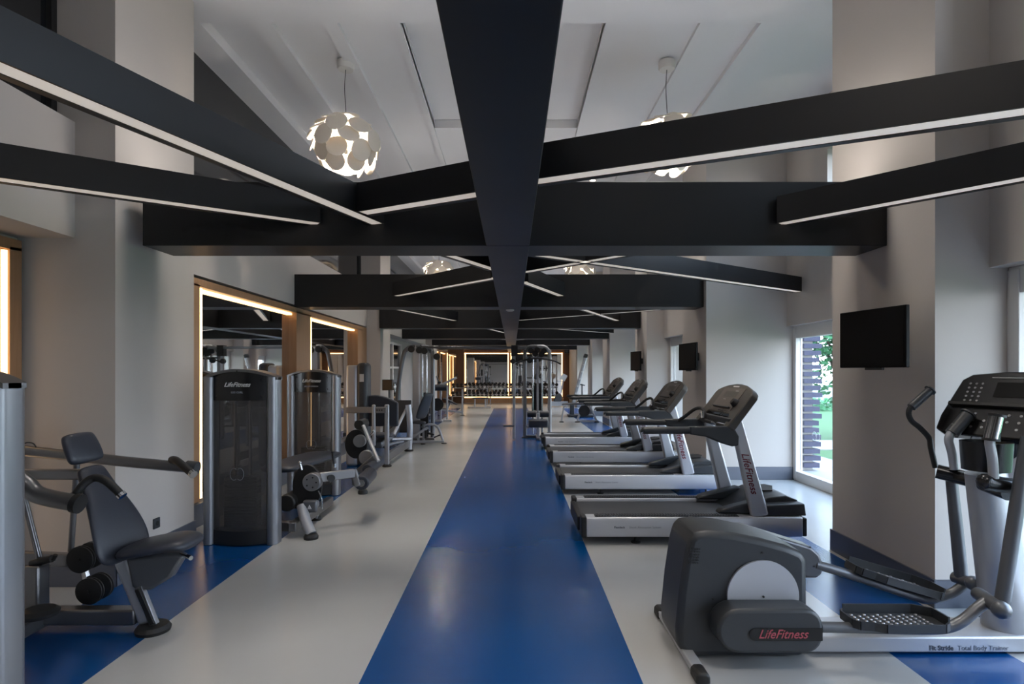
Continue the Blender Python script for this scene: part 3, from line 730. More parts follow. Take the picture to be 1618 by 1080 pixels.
# pedals and arms
def pedal(cx, cy, cz, tilt, L=.40, W=.17):
    U = Vector((math.cos(tilt), 0, math.sin(tilt))); N = Vector((-math.sin(tilt), 0, math.cos(tilt))); V = Vector((0, 1, 0))
    c = Vector((cx, cy, cz))
    out = [(-L/2, W/2-.02), (-L/2+.02, W/2), (L*.33, W/2), (L/2, W*.25), (L/2, -W/2+.03), (L/2-.04, -W/2), (-L*.22, -W/2), (-L*.32, -W*.36), (-L/2+.02, -W*.3), (-L/2, -W*.15)]
    ped = obj('pedal', MB().slab(out, c, U, V, N, 0, .022), 'dgrey', r, bevel=.005)
    rim = MB()
    n = len(out)
    for i in range(n):
        a, b = out[i], out[(i+1) % n]; hh = .07 if i in (1, 2, 3) else .045
        A = c+U*a[0]+V*a[1]; B = c+U*b[0]+V*b[1]
        rim.add([A, B, B+N*hh, A+N*hh, A+V*.0-U*0, B, B, A][:4], [(0, 1, 2, 3)])
        d_ = (B-A).normalized(); s_ = d_.cross(N)*(-.010)
        rim.add([A, B, B+N*hh, A+N*hh, A+s_, B+s_, B+N*hh+s_, A+N*hh+s_], [(0, 1, 2, 3), (4, 7, 6, 5), (3, 2, 6, 7), (0, 4, 5, 1), (0, 3, 7, 4), (1, 5, 6, 2)])
    obj('pedal_rim', rim, 'dgrey', ped, smooth=False)
    st = MB()
    for i in range(11):
        for j in range(6):
            u = -L*.40+i*L*.075; v = -W*.38+j*W*.15+(.012 if i % 2 else 0)
            if abs(v) > W*.42 or (u < -L*.2 and v < -W*.25): continue
            st.ball(c+U*u+V*v+N*.022, .0105, n=8, sc_=(1, 1, .5))
    obj('pedal_tread', st, 'plate', ped)
p0, p1 = P(1345, 995, 3.1), P(1482, 995, 3.1)
pedal((p0.x+p1.x)/2+.005, 3.11, .222, 0, L=p1.x-p0.x+.01, W=.20)
near = [P(1296, 990, 3.10), P(1345, 991, 3.10), P(1440, 993, 3.10), P(1490, 992, 3.10), P(1518, 982, 3.09), P(1545, 960, 3.09), P(1562, 948, 3.09)]
obj('pedal_arm', MB().tube(near, .029, n=14), 'mgrey', r)
obj('arm_joint', MB().cyl(P(1545, 937, 3.19), P(1580, 961, 3.0), .036).ball(P(1582, 963, 3.0), .047), 'mgrey', r)
obj('swing_arm', MB().tube([P(1583, 955, 3.05), P(1608, 790, 3.05), P(1624, 690, 3.05)], [.036, .034, .03], n=14, smooth=False), 'mgrey', r)
f0, f1 = P(1348, 893, 3.62), P(1474, 933, 3.62)
pedal((f0.x+f1.x)/2, 3.62, (f0.z+f1.z)/2-.03, math.atan2(f1.z-f0.z, f1.x-f0.x)+.02, L=(f1-f0).length, W=.20)
far = [P(1288, 891, 3.62), P(1345, 908, 3.62), P(1440, 940, 3.62), P(1470, 946, 3.62), P(1500, 938, 3.62), P(1520, 926, 3.61), P(1532, 919, 3.61)]
obj('pedal_arm', MB().tube(far, .029, n=14), 'mgrey', r)
obj('arm_joint', MB().cyl(P(1507, 911, 3.66), P(1536, 920, 3.55), .034).ball(P(1538, 921, 3.52), .045), 'mgrey', r)
obj('swing_arm', MB().tube([P(1519, 912, 3.62), P(1511, 830, 3.62), P(1502, 745, 3.62)], [.038, .036, .032], n=14, smooth=False), 'mgrey', r)
# mast
obj('mast', MB().tube([P(1597, 1003, 3.36), P(1582, 900, 3.36), P(1557, 745, 3.36)], [.145, .132, .108], n=28, smooth=False, flat=.8), 'silver', r)
obj('mast_neck', MB().tube([P(1575, 800, 3.36), P(1600, 745, 3.36), P(1630, 690, 3.36), P(1650, 640, 3.36)], [.07, .075, .08, .07], n=18), 'white_metal', r)
# pivot tubes across the mast
obj('pivot_tube', MB().cyl(P(1553, 761, 3.13), P(1632, 772, 3.13), .043).ball(P(1556, 761, 3.13), .045, sc_=(.8, 1, 1)).cyl((2.72, 3.13, .93), (2.72, 3.30, .95), .04), 'blackg', r)
obj('pivot_tube', MB().cyl(P(1480, 744, 3.60), P(1532, 757, 3.50), .045).cyl(P(1500, 750, 3.60), P(1540, 760, 3.40), .042), 'blackg', r)
# far moving handle
hb = [P(1478, 738, 3.66), P(1471, 708, 3.66), P(1468, 692, 3.67), P(1454, 676, 3.68), P(1440, 664, 3.70), P(1436, 650, 3.70), P(1445, 636, 3.70), P(1468, 616, 3.70)]
obj('moving_handle', MB().tube(hb, .0165, n=12), 'black', r)
obj('handle_grip', MB().cyl(P(1440, 643, 3.70), P(1470, 616, 3.70), .027, .028).cyl(P(1469, 616.6, 3.70), P(1470.5, 615.4, 3.70), .036), 'dgrey', r)
obj('static_handle', MB().tube([P(1508, 741, 3.52), P(1504, 715, 3.52), P(1499, 695, 3.52), P(1503, 684, 3.52), P(1510, 672, 3.52)], .024, n=12), 'silver', r)
obj('handle_grip', MB().cyl(P(1504, 685, 3.52), P(1530, 654, 3.52), .038, .036).cyl(P(1529, 655, 3.52), P(1531, 653, 3.52), .045), 'dgrey', r)
obj('static_handle', MB().tube([P(1570, 755, 3.12), P(1568, 725, 3.12), P(1564, 700, 3.12), P(1566, 690, 3.12)], .024, n=12), 'silver', r)
obj('handle_grip', MB().cyl(P(1566, 695, 3.12), P(1575, 657, 3.12), .037, .035), 'chrome', r)
obj('grip_cap', MB().cyl(P(1575, 658, 3.12), P(1575.8, 654, 3.12), .042).cyl(P(1565.6, 696, 3.12), P(1566, 692, 3.12), .041), 'black', r)
# cup holders
cm = MB()
for (c_, Y, rr) in (((1558, 742), 3.30, .125), ((1592, 727), 3.42, .12)):
    t = P(c_[0], c_[1], Y); zt = P(0, 697 if Y < 3.35 else 689, Y).z; zb = t.z
    cm.lathe((t.x, Y, 0), [(rr*.92, zb), (rr, zt), (rr-.016, zt), (rr-.03, zb+.03), (0.001, zb+.03)], n=32)
obj('cup_holder', cm, 'blackg', r)
# console
out = [(0, 0), (-.0, .10), (.05, .36), (.10, .40), (.30, .42), (.42, .42), (.60, .40), (.65, .36), (.70, .10), (.70, 0), (.64, -.03), (.06, -.03)]
def yaw(v, a): return Matrix.Rotation(a, 3, 'Z') @ v
EL_ux = yaw(Vector((0, 1, 0)), math.radians(20)); EL_uy = yaw(Vector((.5, 0, .866)), math.radians(20)); EL_un = EL_uy.cross(EL_ux).normalized()
if EL_un.x > 0: EL_un = -EL_un
c0 = Vector((2.97, 3.03, 1.235))
econ = obj('console', MB().slab(out, c0, EL_ux, EL_uy, EL_un, -.07, 0), 'blackg', r, bevel=.012)
def pe(name, x0, x1, v0, v1, mm, t0=.0005, t1=.004): obj(name, MB().slab([(x0, v0), (x1, v0), (x1, v1), (x0, v1)], c0, EL_ux, EL_uy, EL_un, t0, t1), mm, econ, smooth=False)
pe('display', .16, .44, .24, .34, 'screen')
pe('console_shelf', .04, .66, .165, .185, 'black', 0, .03)
pe('display_line', .22, .48, .37, .376, 'print')
kp = MB()
for i in range(3):
    for j in range(5):
        u = .52+i*.035; v = .21+j*.03; kp.cyl(c0+EL_ux*u+EL_uy*v+EL_un*0, c0+EL_ux*u+EL_uy*v+EL_un*.003, .007, n=8)
for i in range(9):
    for j in range(3):
        if (i*3+j) % 4: u = .08+i*.06; v = .03+j*.045; kp.cyl(c0+EL_ux*u+EL_uy*v, c0+EL_ux*u+EL_uy*v+EL_un*.003, .008, n=8)
obj('keypad', kp, 'plate', econ)
obj('console_fan', MB().cyl(P(1535, 668, 3.62), P(1555, 664, 3.60), .045), 'black', r)
obj('console_cable', MB().tube([P(1548, 680, 3.5), P(1538, 686, 3.5), P(1534, 694, 3.5), P(1542, 700, 3.5)], .003, n=6), 'black', r)

# ------------------------------------------------------------------ weight stack towers
def tower(r, x0, x1, y, depth=.17, ztop=1.59, letter=True, flip=False, sub='LEG CURL'):
    w = x1-x0; cw = .10
    for s in (0, 1):                                            # rounded silver columns
        xc = x0+cw/2 if s == 0 else x1-cw/2
        pts = [(xc+cw/2*math.cos(PI+PI*i/8), y+cw/2+cw/2*math.sin(PI+PI*i/8)) for i in range(9)]
        pts += [(xc+cw/2*math.cos(PI*i/8), y+depth-cw/2+cw/2*math.sin(PI*i/8)) for i in range(9)]
        obj('tower_column', MB().prism(pts, 'z', .005, ztop-.045), 'colsilver', r)
    n = 12; mid = (x0+x1)/2
    xs = [x0+cw-.012+(w-2*cw+.024)*i/n for i in range(n+1)]
    def bow(x, d=0.0): return y+.03-.06*(1-((x-mid)/(w/2-cw))**2)+d
    def panel(name, z0, z1, m, d=0.0, top=None):
        n_ = len(xs); vs = []
        for x in xs: vs.append((x, bow(x, d), z0))
        for x in xs: vs.append((x, bow(x, d), z1 if top is None else top(x)))
        for x in xs: vs.append((x, 2*y+depth-bow(x, d), z0))
        for x in xs: vs.append((x, 2*y+depth-bow(x, d), z1 if top is None else top(x)))
        k = n_; fs = []
        for i in range(k-1):
            fs += [(i, i+1, k+i+1, k+i), (2*k+i, 3*k+i, 3*k+i+1, 2*k+i+1), (k+i, k+i+1, 3*k+i+1, 3*k+i), (i, 2*k+i, 2*k+i+1, i+1)]
        fs += [(0, k, 3*k, 2*k), (k-1, 3*k-1, 4*k-1, 2*k-1)]
        return obj(name, MB().add(vs, fs), m, r)
    arc = lambda x: ztop+.02-.075*((x-mid)/(w/2))**2
    sp = panel('shroud_panel', .14, ztop-.26, 'shroud', .006)
    panel('base_panel', .01, .14, 'black')
    for dx in (-.07, .07): obj('guide_rod', MB().cyl((mid+dx, y+depth/2, .14), (mid+dx, y+depth/2, ztop-.27), .014, n=10), 'chrome', r)
    st_ = MB()
    for i in range(15): st_.box(mid-.15, mid+.15, y+.035, y+depth-.035, .16+i*.031, .187+i*.031)
    obj('weight_stack', st_, 'iron', r, smooth=False)
    cp_ = panel('crest_panel', ztop-.26, 0, 'blackg', 0, top=arc)
    ob = []; n2 = 16
    for i in range(n2+1): ob.append((x0+w*i/n2, arc(x0+w*i/n2)))
    tm_ = MB(); vs = []
    for (x, z) in ob:
        e = 1-((x-mid)/(w/2))**2
        for yy in (y+.02-.05*e, y+depth-.02+.05*e):
            vs += [(x, yy, z-.016), (x, yy, z+.010)]
    fs = []
    for i in range(n2):
        a = i*4; b = a+4; fs += [(a, b, b+1, a+1), (a+2, a+3, b+3, b+2), (a+1, b+1, b+3, a+3), (a, a+2, b+2, b)]
    fs += [(0, 1, 3, 2), (n2*4, n2*4+2, n2*4+3, n2*4+1)]
    obj('top_cap', tm_.add(vs, fs), 'steel', r)
    for a, b in ((.08, .19), (.92, .19), (.5, .27), (.08, .04), (.92, .04)):
        x = x0+cw+(w-2*cw)*a; obj('screw', MB().cyl((x, bow(x)-.004, ztop-.26+b), (x, bow(x)+.004, ztop-.26+b), .007, n=8), 'black', cp_)
    for k_, c in enumerate((-.03, .025)):
        obj('monogram', MB().tube([(mid+c+.035*math.cos(a*PI/7+k_*PI), bow(mid+c)+.003, .66+.055*math.sin(a*PI/7+k_*PI)) for a in range(2, 13)], .003, n=6, smooth=False), 'mgrey', sp)
    if letter:
        text('lettering', 'LifeFitness', .056, 'print', cp_, (mid, bow(mid)-.0015, ztop-.115), (PI/2, 0, 0), shear=.4, bold=.0006, ext=.002)
        text('lettering', sub, .024, 'inkl', cp_, (mid, bow(mid)-.0015, ztop-.185), (PI/2, 0, 0), bold=.0004, ext=.002)
    return r
def foot(r, p, rr=.05, h=.035, name='rubber_foot', sx=1.0):
    obj(name, MB().lathe((p[0], p[1], 0), [(rr, 0), (rr*1.05, h*.5), (rr*.85, h), (rr*.5, h*1.15)], n=24), 'black', r)
def pad(name, pts, widths, th, r, wdir=(0, 1, 0), m='vinyl', nrm=None):
    """padded cushion: spine points, width at each, thickness; rounded by subdivision"""
    pts = [Vector(p) for p in pts]; wd = Vector(wdir).normalized(); n = len(pts); vs = []; fs = []
    ring = [(-1, -.5), (-.55, -1), (.55, -1), (1, -.5), (1, .5), (.55, 1), (-.55, 1), (-1, .5)]
    for i, p in enumerate(pts):
        d = (pts[min(i+1, n-1)]-pts[max(i-1, 0)]).normalized(); nn = d.cross(wd).normalized()
        e = .55 if i in (0, n-1) else 1.0
        for a, b in ring: vs.append(p+wd*a*widths[i]/2+nn*b*th/2*e)
    k = len(ring)
    for i in range(n-1):
        for j in range(k): fs.append((i*k+j, i*k+(j+1) % k, (i+1)*k+(j+1) % k, (i+1)*k+j))
    fs.append(tuple(range(k-1, -1, -1))); fs.append(tuple(range((n-1)*k, n*k)))
    return obj(name, MB().add(vs, fs), m, r, sub=2)

# --- first machine: seated press at the left edge
r = thing('shoulder_press_machine', 'grey seated press machine with charcoal seat at the left edge', 'weight machine', (-2.55, 3.3, 0))
tower(r, -3.02, -2.335, 2.60, sub='SHOULDER PRESS')
Ym = 3.55
obj('base_tube', MB().bar((-3.05, Ym, .085), (-2.32, Ym, .085), .09, .095).bar((-2.92, 2.72, .06), (-2.92, Ym, .06), .09, .08), 'steel', r, bevel=.012)
A, B = P(194, 893, Ym), P(233, 992, 3.52)
obj('seat_post', MB().bar((A.x, Ym, A.z+.04), (B.x-.015, Ym, .04), .07, .085, up=(1, 0, 0)), 'silver', r, bevel=.02)
a1 = P(222, 925, 3.52); a2 = P(246, 985, 3.52)
obj('adjustment_slot', MB().bar((a1.x, 3.51, a1.z), (a2.x, 3.51, a2.z), .035, .045, up=(1, 0, 0)), 'steel', r, bevel=.004)
obj('adjustment_slot_inset', MB().bar((a1.x, 3.488, a1.z-.01), (a2.x, 3.488, a2.z+.012), .012, .026, up=(1, 0, 0)), 'black', r)
obj('front_foot', MB().lathe((-2.21, 3.52, 0), [(.095, 0), (.10, .02), (.085, .042), (.03, .046)], n=28), 'black', r)
# backrest
pad('backrest', [(-2.385, Ym, .43), (-2.40, Ym, .50), (-2.45, Ym, .66), (-2.52, Ym, .80), (-2.575, Ym, .90), (-2.615, Ym, .985), (-2.63, Ym, 1.01)], [.36, .50, .44, .33, .25, .22, .17], .075, r)
pad('headrest', [(-2.635, Ym, 1.03), (-2.64, Ym, 1.05), (-2.67, Ym, 1.13), (-2.70, Ym, 1.20), (-2.705, Ym, 1.215)], [.22, .29, .28, .25, .20], .085, r)
pad('seat', [(-2.37, Ym-.02, .50), (-2.33, Ym-.02, .505), (-2.22, Ym-.02, .525), (-2.10, Ym-.02, .55), (-2.0, Ym-.02, .555), (-1.95, Ym-.02, .53)], [.26, .36, .40, .36, .30, .24], .085, r)
obj('seat_carrier', MB().prism([(-2.36, .45), (-2.33, .27), (-2.22, .255), (-2.10, .33), (-2.02, .46), (-2.06, .48)], 'y', Ym-.05, Ym+.03), 'mgrey', r, bevel=.015)
obj('seat_lever', MB().cyl((-2.05, Ym-.02, .47), (-1.97, Ym-.06, .465), .008).cyl((-1.99, Ym-.05, .466), (-1.955, Ym-.07, .462), .014), 'chrome', r)
# frame columns and links
obj('rear_column', MB().bar((-2.955, Ym, .10), (-2.955, Ym, .40), .10, .10), 'steel', r, bevel=.015)
obj('link_rod', MB().cyl(P(34, 770, 3.6), P(64, 888, 3.6), .018), 'steel', r)
obj('link_rod', MB().cyl(P(122, 725, 3.75), P(112, 870, 3.75), .018), 'steel', r)
obj('joint_collar', MB().cyl(P(50, 890, 3.55), P(82, 882, 3.55), .022).cyl(P(84, 884, 3.5), P(88, 876, 3.5), .012), 'black', r)
obj('lever_tube', MB().bar(P(20, 880, 3.8), P(112, 884, 3.8), .06, .085), 'steel', r, bevel=.012)
obj('back_brace', MB().bar(P(20, 749, 3.62), P(136, 749, 3.62), .05, .066), 'steel', r, bevel=.012)
obj('press_arm', MB().tube([P(10, 708, 4.0), P(60, 714, 4.0), P(200, 729, 4.0), P(298, 738, 4.0)], .037, n=14), 'steel', r)
g = MB().tube([P(272, 726, 3.98), P(280, 728, 3.9), P(303, 747, 3.84)], .026, n=12)
obj('handle_grip', g, 'black', r)
obj('arm_end_cap', MB().cyl(P(296, 737, 4.0), P(312, 739, 4.0), .045), 'dgrey', r)
obj('grip_collar', MB().cyl(P(303, 747, 3.84), P(306, 749.5, 3.83), .027), 'chrome', r)
obj('press_arm', MB().tube([P(-30, 735, 3.25), P(20, 752, 3.25), P(40, 763, 3.25), P(62, 782, 3.25), P(122, 795, 3.25)], .048, n=14), 'steel', r)
obj('arm_end_cap', MB().cyl(P(118, 794, 3.25), P(127, 796, 3.25), .055), 'black', r)
obj('handle_grip', MB().tube([P(119, 782, 3.28), P(133, 764, 3.30), P(148, 755, 3.32), P(163, 757, 3.32), P(178, 768, 3.32), P(191, 781, 3.32)], .023, n=12), 'black', r)
obj('grip_collar', MB().cyl(P(190, 780, 3.32), P(194, 784, 3.32), .026), 'chrome', r)
obj('grip_collar', MB().cyl(P(116, 786, 3.28), P(119, 781, 3.28), .026), 'chrome', r)
for k, (a, b) in enumerate(((128, 883), (142, 933))):
    for yy in (3.66, 3.75):
        c = P(a, b, 3.66); obj('pulley', MB().lathe((c.x, yy, c.z), [(.078, -.018), (.085, -.014), (.085, -.006), (.070, 0), (.085, .006), (.085, .014), (.078, .018)], n=28, axis=(0, 1, 0)).cyl((c.x, yy-.025, c.z), (c.x, yy+.02, c.z), .012), 'black', r)
obj('pulley_bracket', MB().bar(P(128, 883, 3.7), P(142, 933, 3.7), .03, .03).bar(P(142, 933, 3.7), (P(142, 933, 3.7).x, 3.7, .12), .05, .03), 'chrome', r)
obj('foot_pad', MB().lathe((-2.83, 3.42, .14), [(.10, 0), (.105, .02), (.08, .04)], n=24), 'black', r)
obj('cable', MB().tube([P(32, 704, 3.6), P(42, 699, 3.6), P(52, 700, 3.6), P(57, 706, 3.6)], .004, n=6), 'black', r)

# --- leg curl
r = thing('leg_curl_machine', 'leg curl machine with dark smoked tower, nearest on the left aisle edge', 'weight machine', (-2.4, 5.5, 0))
tower(r, -2.85, -2.165, 5.24, sub='LEG CURL')
Y = 5.75
obj('base_tube', MB().bar((-2.3, 5.55, .10), (-2.10, 5.55, .10), .09, .09).bar((-2.10, 5.45, .11), (-2.10, 6.6, .11), .08, .09), 'steel', r, bevel=.012)
a = P(474, 800, 5.55); b = P(491, 846, 5.45)
obj('front_leg', MB().tube([(a.x, 5.6, a.z), ((a.x+b.x)/2-.01, 5.53, (a.z+b.z)/2), (b.x, 5.47, .04)], .05, n=16), 'silver', r)
foot(r, (b.x, 5.46), .066, .045)
foot(r, (P(497, 820, 6.1).x, 6.15), .055, .04)
obj('rear_leg', MB().bar((-2.10, 6.1, .32), (P(497, 820, 6.1).x, 6.13, .03), .06, .06), 'silver', r)
pad('bench', [(-2.38, 5.75, .60), (-2.38, 5.85, .605), (-2.30, 6.3, .615), (-2.22, 6.75, .62), (-2.20, 6.85, .61)], [.30, .44, .46, .44, .34], .10, r, wdir=(1, 0, 0))
c = P(485, 768, 5.7)
obj('cam_disc', MB().slab([(.14*math.cos(t)*1.05, (.225 if math.sin(t) < 0 else .215)*math.sin(t)) for t in [2*PI*i/28 for i in range(28)]], (c.x, 5.72, c.z), (1, 0, 0), (0, 0, 1), (0, 1, 0), -.02, .02), 'black', r, bevel=.006)
c = P(495, 760, 5.66)
hub_ = obj('pivot_hub', MB().cyl((c.x, 5.70, c.z), (c.x, 5.60, c.z), .088, n=32), 'plate', r, bevel=.008)
hb_ = MB()
for t in range(5): obj('screw', MB().cyl((c.x+.05*math.cos(t*1.26), 5.60, c.z+.05*math.sin(t*1.26)), (c.x+.05*math.cos(t*1.26), 5.594, c.z+.05*math.sin(t*1.26)), .008, n=8), 'black', hub_)

obj('swing_arm', MB().bar(P(505, 754, 5.68), P(560, 747, 5.85), .05, .095, h2=.085), 'plate', r, bevel=.01)
obj('swing_arm_end', MB().bar(P(558, 742, 5.88), P(566, 768, 5.85), .05, .07, up=(1, 0, 0)), 'plate', r, bevel=.015)
obj('roller_pad', MB().cyl(P(571, 763, 5.85), P(585, 748, 6.35), .075), 'vinyl', r, bevel=.015)
obj('roller_end', MB().cyl(P(571, 763, 5.84), P(571, 763, 5.86), .035), 'chrome', r)
obj('adjust_knob', MB().cyl(P(524, 755, 5.66), P(522, 755, 5.72), .034), 'black', r)
obj('pull_lever', MB().cyl(P(529, 738, 5.75), P(529, 732, 5.75), .016), 'chrome', r)
obj('pull_lever_grip', MB().cyl(P(528, 733, 5.75), P(526, 716, 5.75), .013).ball(P(526, 714, 5.75), .016), 'black', r)
obj('pull_lever_grip', MB().cyl(P(477, 742, 5.6), P(474, 732, 5.6), .012).ball(P(474, 730.5, 5.6), .016), 'chrome', r)
obj('thigh_roller', MB().cyl(P(452, 795, 5.60), P(452, 795, 5.62)+Vector((0, .35, 0)), .085).cyl(P(460, 798, 5.7), P(482, 800, 5.7), .03), 'black', r, bevel=.015)
c = P(491, 799, 5.6)
obj('weight_cover', MB().bar((c.x-.07, 5.60, c.z), (c.x+.07, 5.60, c.z), .07, .12), 'mgrey', r, bevel=.02)
obj('cover_emblem', MB().prism([(c.x-.02, c.z-.02), (c.x+.02, c.z-.02), (c.x, c.z+.02)], 'y', 5.558, 5.566), 'print', r)
obj('cable_guard', MB().tube([P(503, 775, 5.7), P(508, 788, 5.7), P(509, 804, 5.7)], .008, n=8), 'chrome', r)

# --- leg extension
r = thing('leg_extension_machine', 'leg extension machine with second smoked tower on the left', 'weight machine', (-2.4, 7.6, 0))
tower(r, -2.90, -2.23, 7.33, sub='LEG EXTENSION')
YL = 8.0
obj('base_tube', MB().bar((-2.12, 7.7, .10), (-2.12, 8.9, .10), .08, .09), 'steel', r, bevel=.01)
foot(r, (-1.95, 7.47), .062, .05)
obj('front_leg', MB().bar((-2.1, 7.7, .18), (-1.95, 7.48, .04), .07, .07), 'silver', r, bevel=.02)
c = P(563, 701, 7.9)
obj('cam_disc', MB().slab([(.155*math.cos(t), .20*math.sin(t)) for t in [2*PI*i/28 for i in range(28)]], (c.x, 7.9, c.z), (1, 0, 0), (0, 0, 1), (0, 1, 0), -.02, .02), 'black', r, bevel=.006)
c = P(569, 696, 7.85)
obj('pivot_hub', MB().cyl((c.x, 7.88, c.z), (c.x, 7.80, c.z), .085, n=28), 'plate', r, bevel=.006)
obj('adjust_roller', MB().cyl(P(567, 671, 7.8), P(567, 671, 7.8)+Vector((0, .3, 0)), .068), 'black', r, bevel=.01)
obj('swing_arm', MB().cyl(P(574, 672, 7.8), P(598, 728, 7.5), .024), 'silver', r)
obj('roller_pad', MB().cyl(P(580, 742, 7.35), P(600, 728, 7.8), .07), 'vinyl', r, bevel=.01)
c = P(580, 722, 7.7)
obj('weight_cover', MB().cyl((c.x, 7.72, c.z), (c.x, 7.64, c.z), .10, n=24), 'plate', r, bevel=.01)
obj('arm_cover', MB().bar(P(566, 745, 7.6), P(592, 722, 7.6), .06, .08), 'mgrey', r, bevel=.015)
pad('seat', [(-2.2, 8.0, .60), (-2.2, 8.1, .605), (-2.22, 8.3, .60), (-2.22, 8.5, .58)], [.3, .42, .42, .36], .09, r, wdir=(1, 0, 0))
obj('pull_lever', MB().cyl(P(583, 689, 8.3), P(590, 682, 8.3), .014).ball(P(590, 681, 8.3), .02), 'chrome', r)

# --- leg press with broad back pad and floor frame
r = thing('leg_press_machine', 'leg press with broad black pad behind the second tower', 'weight machine', (-2.4, 10.3, 0))
XP = -2.10
obj('tower_column', MB().box(-2.80, -2.60, 9.6, 9.95, .0, 1.70), 'silver', r, bevel=.05)
obj('tower_head', MB().box(-2.62, -2.44, 9.6, 9.95, .0, 1.74), 'dgrey', r, bevel=.06)
obj('instruction_plate', MB().box(-2.56, -2.49, 9.592, 9.602, 1.42, 1.55), 'print', r)
obj('upright', MB().bar((XP, 9.6, .03), (XP, 9.6, 1.04), .075, .075), 'silver', r, bevel=.02)
obj('upright', MB().bar((-2.31, 9.55, .35), (-2.31, 9.55, 1.04), .06, .06), 'silver', r, bevel=.02)
obj('upright', MB().tube([(XP+.03, 11.47, .03), (XP+.05, 11.47, .5), (XP+.01, 11.5, .92)], .06, n=14), 'silver', r)
foot(r, (XP, 9.6), .075, .03); foot(r, (XP+.03, 11.47), .09, .03)
obj('floor_tube', MB().bar((XP, 9.6, .16), (XP+.03, 11.47, .16), .07, .14), 'steel', r, bevel=.015)
obj('cross_tube', MB().bar((-2.78, 9.56, .95), (XP, 9.56, .95), .05, .10), 'plate', r, bevel=.01)
sm = MB()
for a in (-2.23, -2.19, -2.15): sm.cyl((a-.02, 9.53, .95), (a-.02, 9.525, .95), .013, n=8)
obj('cross_tube_screws', sm, 'black', r)
pts = [(-2.74, .66)]+[(-2.74+.80*i/12, 1.06+.13*(1-((i-6)/6)**2)) for i in range(13)]+[(-1.94, .66)]
obj('back_pad', MB().prism(pts, 'y', 9.72, 9.80), 'vinyl', r, bevel=.025)
pad('seat', [(-2.35, 9.85, .48), (-2.35, 9.95, .49), (-2.35, 10.3, .46), (-2.35, 10.5, .42)], [.4, .5, .48, .38], .10, r, wdir=(1, 0, 0))
obj('carriage', MB().bar((-2.35, 10.0, .30), (-2.35, 11.6, .42), .14, .12).bar((-2.3, 10.4, .25), (XP, 11.0, .25), .06, .06), 'mgrey', r, bevel=.02)
obj('foot_plate', MB().bar((-2.35, 11.62, .35), (-2.35, 11.78, 1.0), .55, .05, up=(0, 1, .2)), 'dgrey', r, bevel=.01)
obj('link_rod', MB().cyl((-2.28, 11.0, .38), (-2.12, 11.6, .88), .03).cyl((-2.3, 10.9, .3), (-2.0, 11.3, .26), .03), 'silver', r)

# --- stand with notice box, by the pier
r = thing('sanitizer_stand', 'slim post with dark box by the second left pier', 'stand', (-2.62, 12.2, 0))
obj('post', MB().cyl((-2.62, 12.2, .02), (-2.62, 12.2, 1.2), .02).lathe((-2.62, 12.2, 0), [(.16, 0), (.16, .015), (.03, .03)], n=24), 'dgrey', r)
obj('dispenser_box', MB().box(-2.76, -2.54, 12.14, 12.28, 1.19, 1.42), 'blackg', r, bevel=.01)

# --- small chair-like machine back
# --- cable crossover: left tower with arch, crossbar, right post
r = thing('cable_crossover', 'tall cable crossover with a bar spanning the aisle', 'cable machine', (-1.2, 13.3, 0))
Yc = 13.15
obj('arch_tube', MB().tube([(-2.70, Yc, .04), (-2.62, Yc, 1.2), (-2.50, Yc, 1.95), (-2.42, Yc, 2.10), (-2.30, Yc, 2.16), (-2.22, Yc, 2.16)], .05, n=12), 'steel', r)
obj('arch_tube', MB().tube([(-1.84, Yc+.1, .04), (-1.84, Yc+.1, 1.85), (-1.88, Yc+.1, 2.05), (-1.98, Yc+.1, 2.15), (-2.10, Yc, 2.16)], .05, n=12), 'steel', r)
obj('main_column', MB().box(-2.28, -2.12, Yc-.08, Yc+.08, .0, 2.14), 'silver', r, bevel=.02)
obj('guide_rod', MB().cyl((-2.06, Yc, .1), (-2.06, Yc, 2.05), .018), 'chrome', r)
obj('guide_rod', MB().cyl((-1.96, Yc, .1), (-1.96, Yc, 2.05), .018), 'chrome', r)
ws = MB()
for i in range(16): ws.box(-2.10, -1.92, Yc-.06, Yc+.06, .12+i*.034, .15+i*.034)
obj('weight_stack', ws, 'iron', r, smooth=False)
for p in ((-2.30, 2.10), (-2.0, 2.06), (-2.12, 2.08), (-1.72, 1.93)):
    obj('pulley', MB().cyl((p[0], Yc-.11, p[1]), (p[0], Yc-.05, p[1]), .075, n=24), 'black', r)
obj('pulley_arm', MB().bar((-1.86, Yc, 1.95), (-1.68, Yc, 1.92), .05, .05), 'steel', r)
obj('cable', MB().tube([(-1.68, Yc-.08, 1.88), (-1.66, Yc-.08, 1.6), (-1.70, Yc-.08, 1.42), (-1.66, Yc-.08, 1.35)], .008, n=6).ball((-1.66, Yc-.08, 1.34), .035), 'black', r)
obj('crossbar', MB().bar((-2.20, Yc, 2.145), (.34, 13.3, 2.145), .055, .055), 'steel', r, bevel=.008)
obj('side_column', MB().box(-2.10, -1.98, Yc+.35, Yc+.47, 0, 1.1), 'dgrey', r, bevel=.02)
obj('floor_frame', MB().bar((-2.78, Yc, .04), (-1.78, Yc, .04), .10, .07).bar((-2.2, Yc-.15, .04), (-2.2, Yc+.6, .04), .10, .07), 'steel', r, bevel=.01)
obj('column', MB().bar((.045, 13.35, .02), (.045, 13.35, 2.13), .07, .07), 'silver', r, bevel=.015)
obj('column_joint', MB().box(-.02, .13, 13.25, 13.42, 1.95, 2.2).cyl((.02, 13.3, 1.83), (.02, 13.36, 1.83), .06), 'black', r)
obj('lower_bracket', MB().bar((-.20, 13.35, .32), (.05, 13.35, .32), .08, .04).bar((-.03, 13.3, 0.10), (-.01, 13.3, 1.2), .012, .012), 'steel', r)
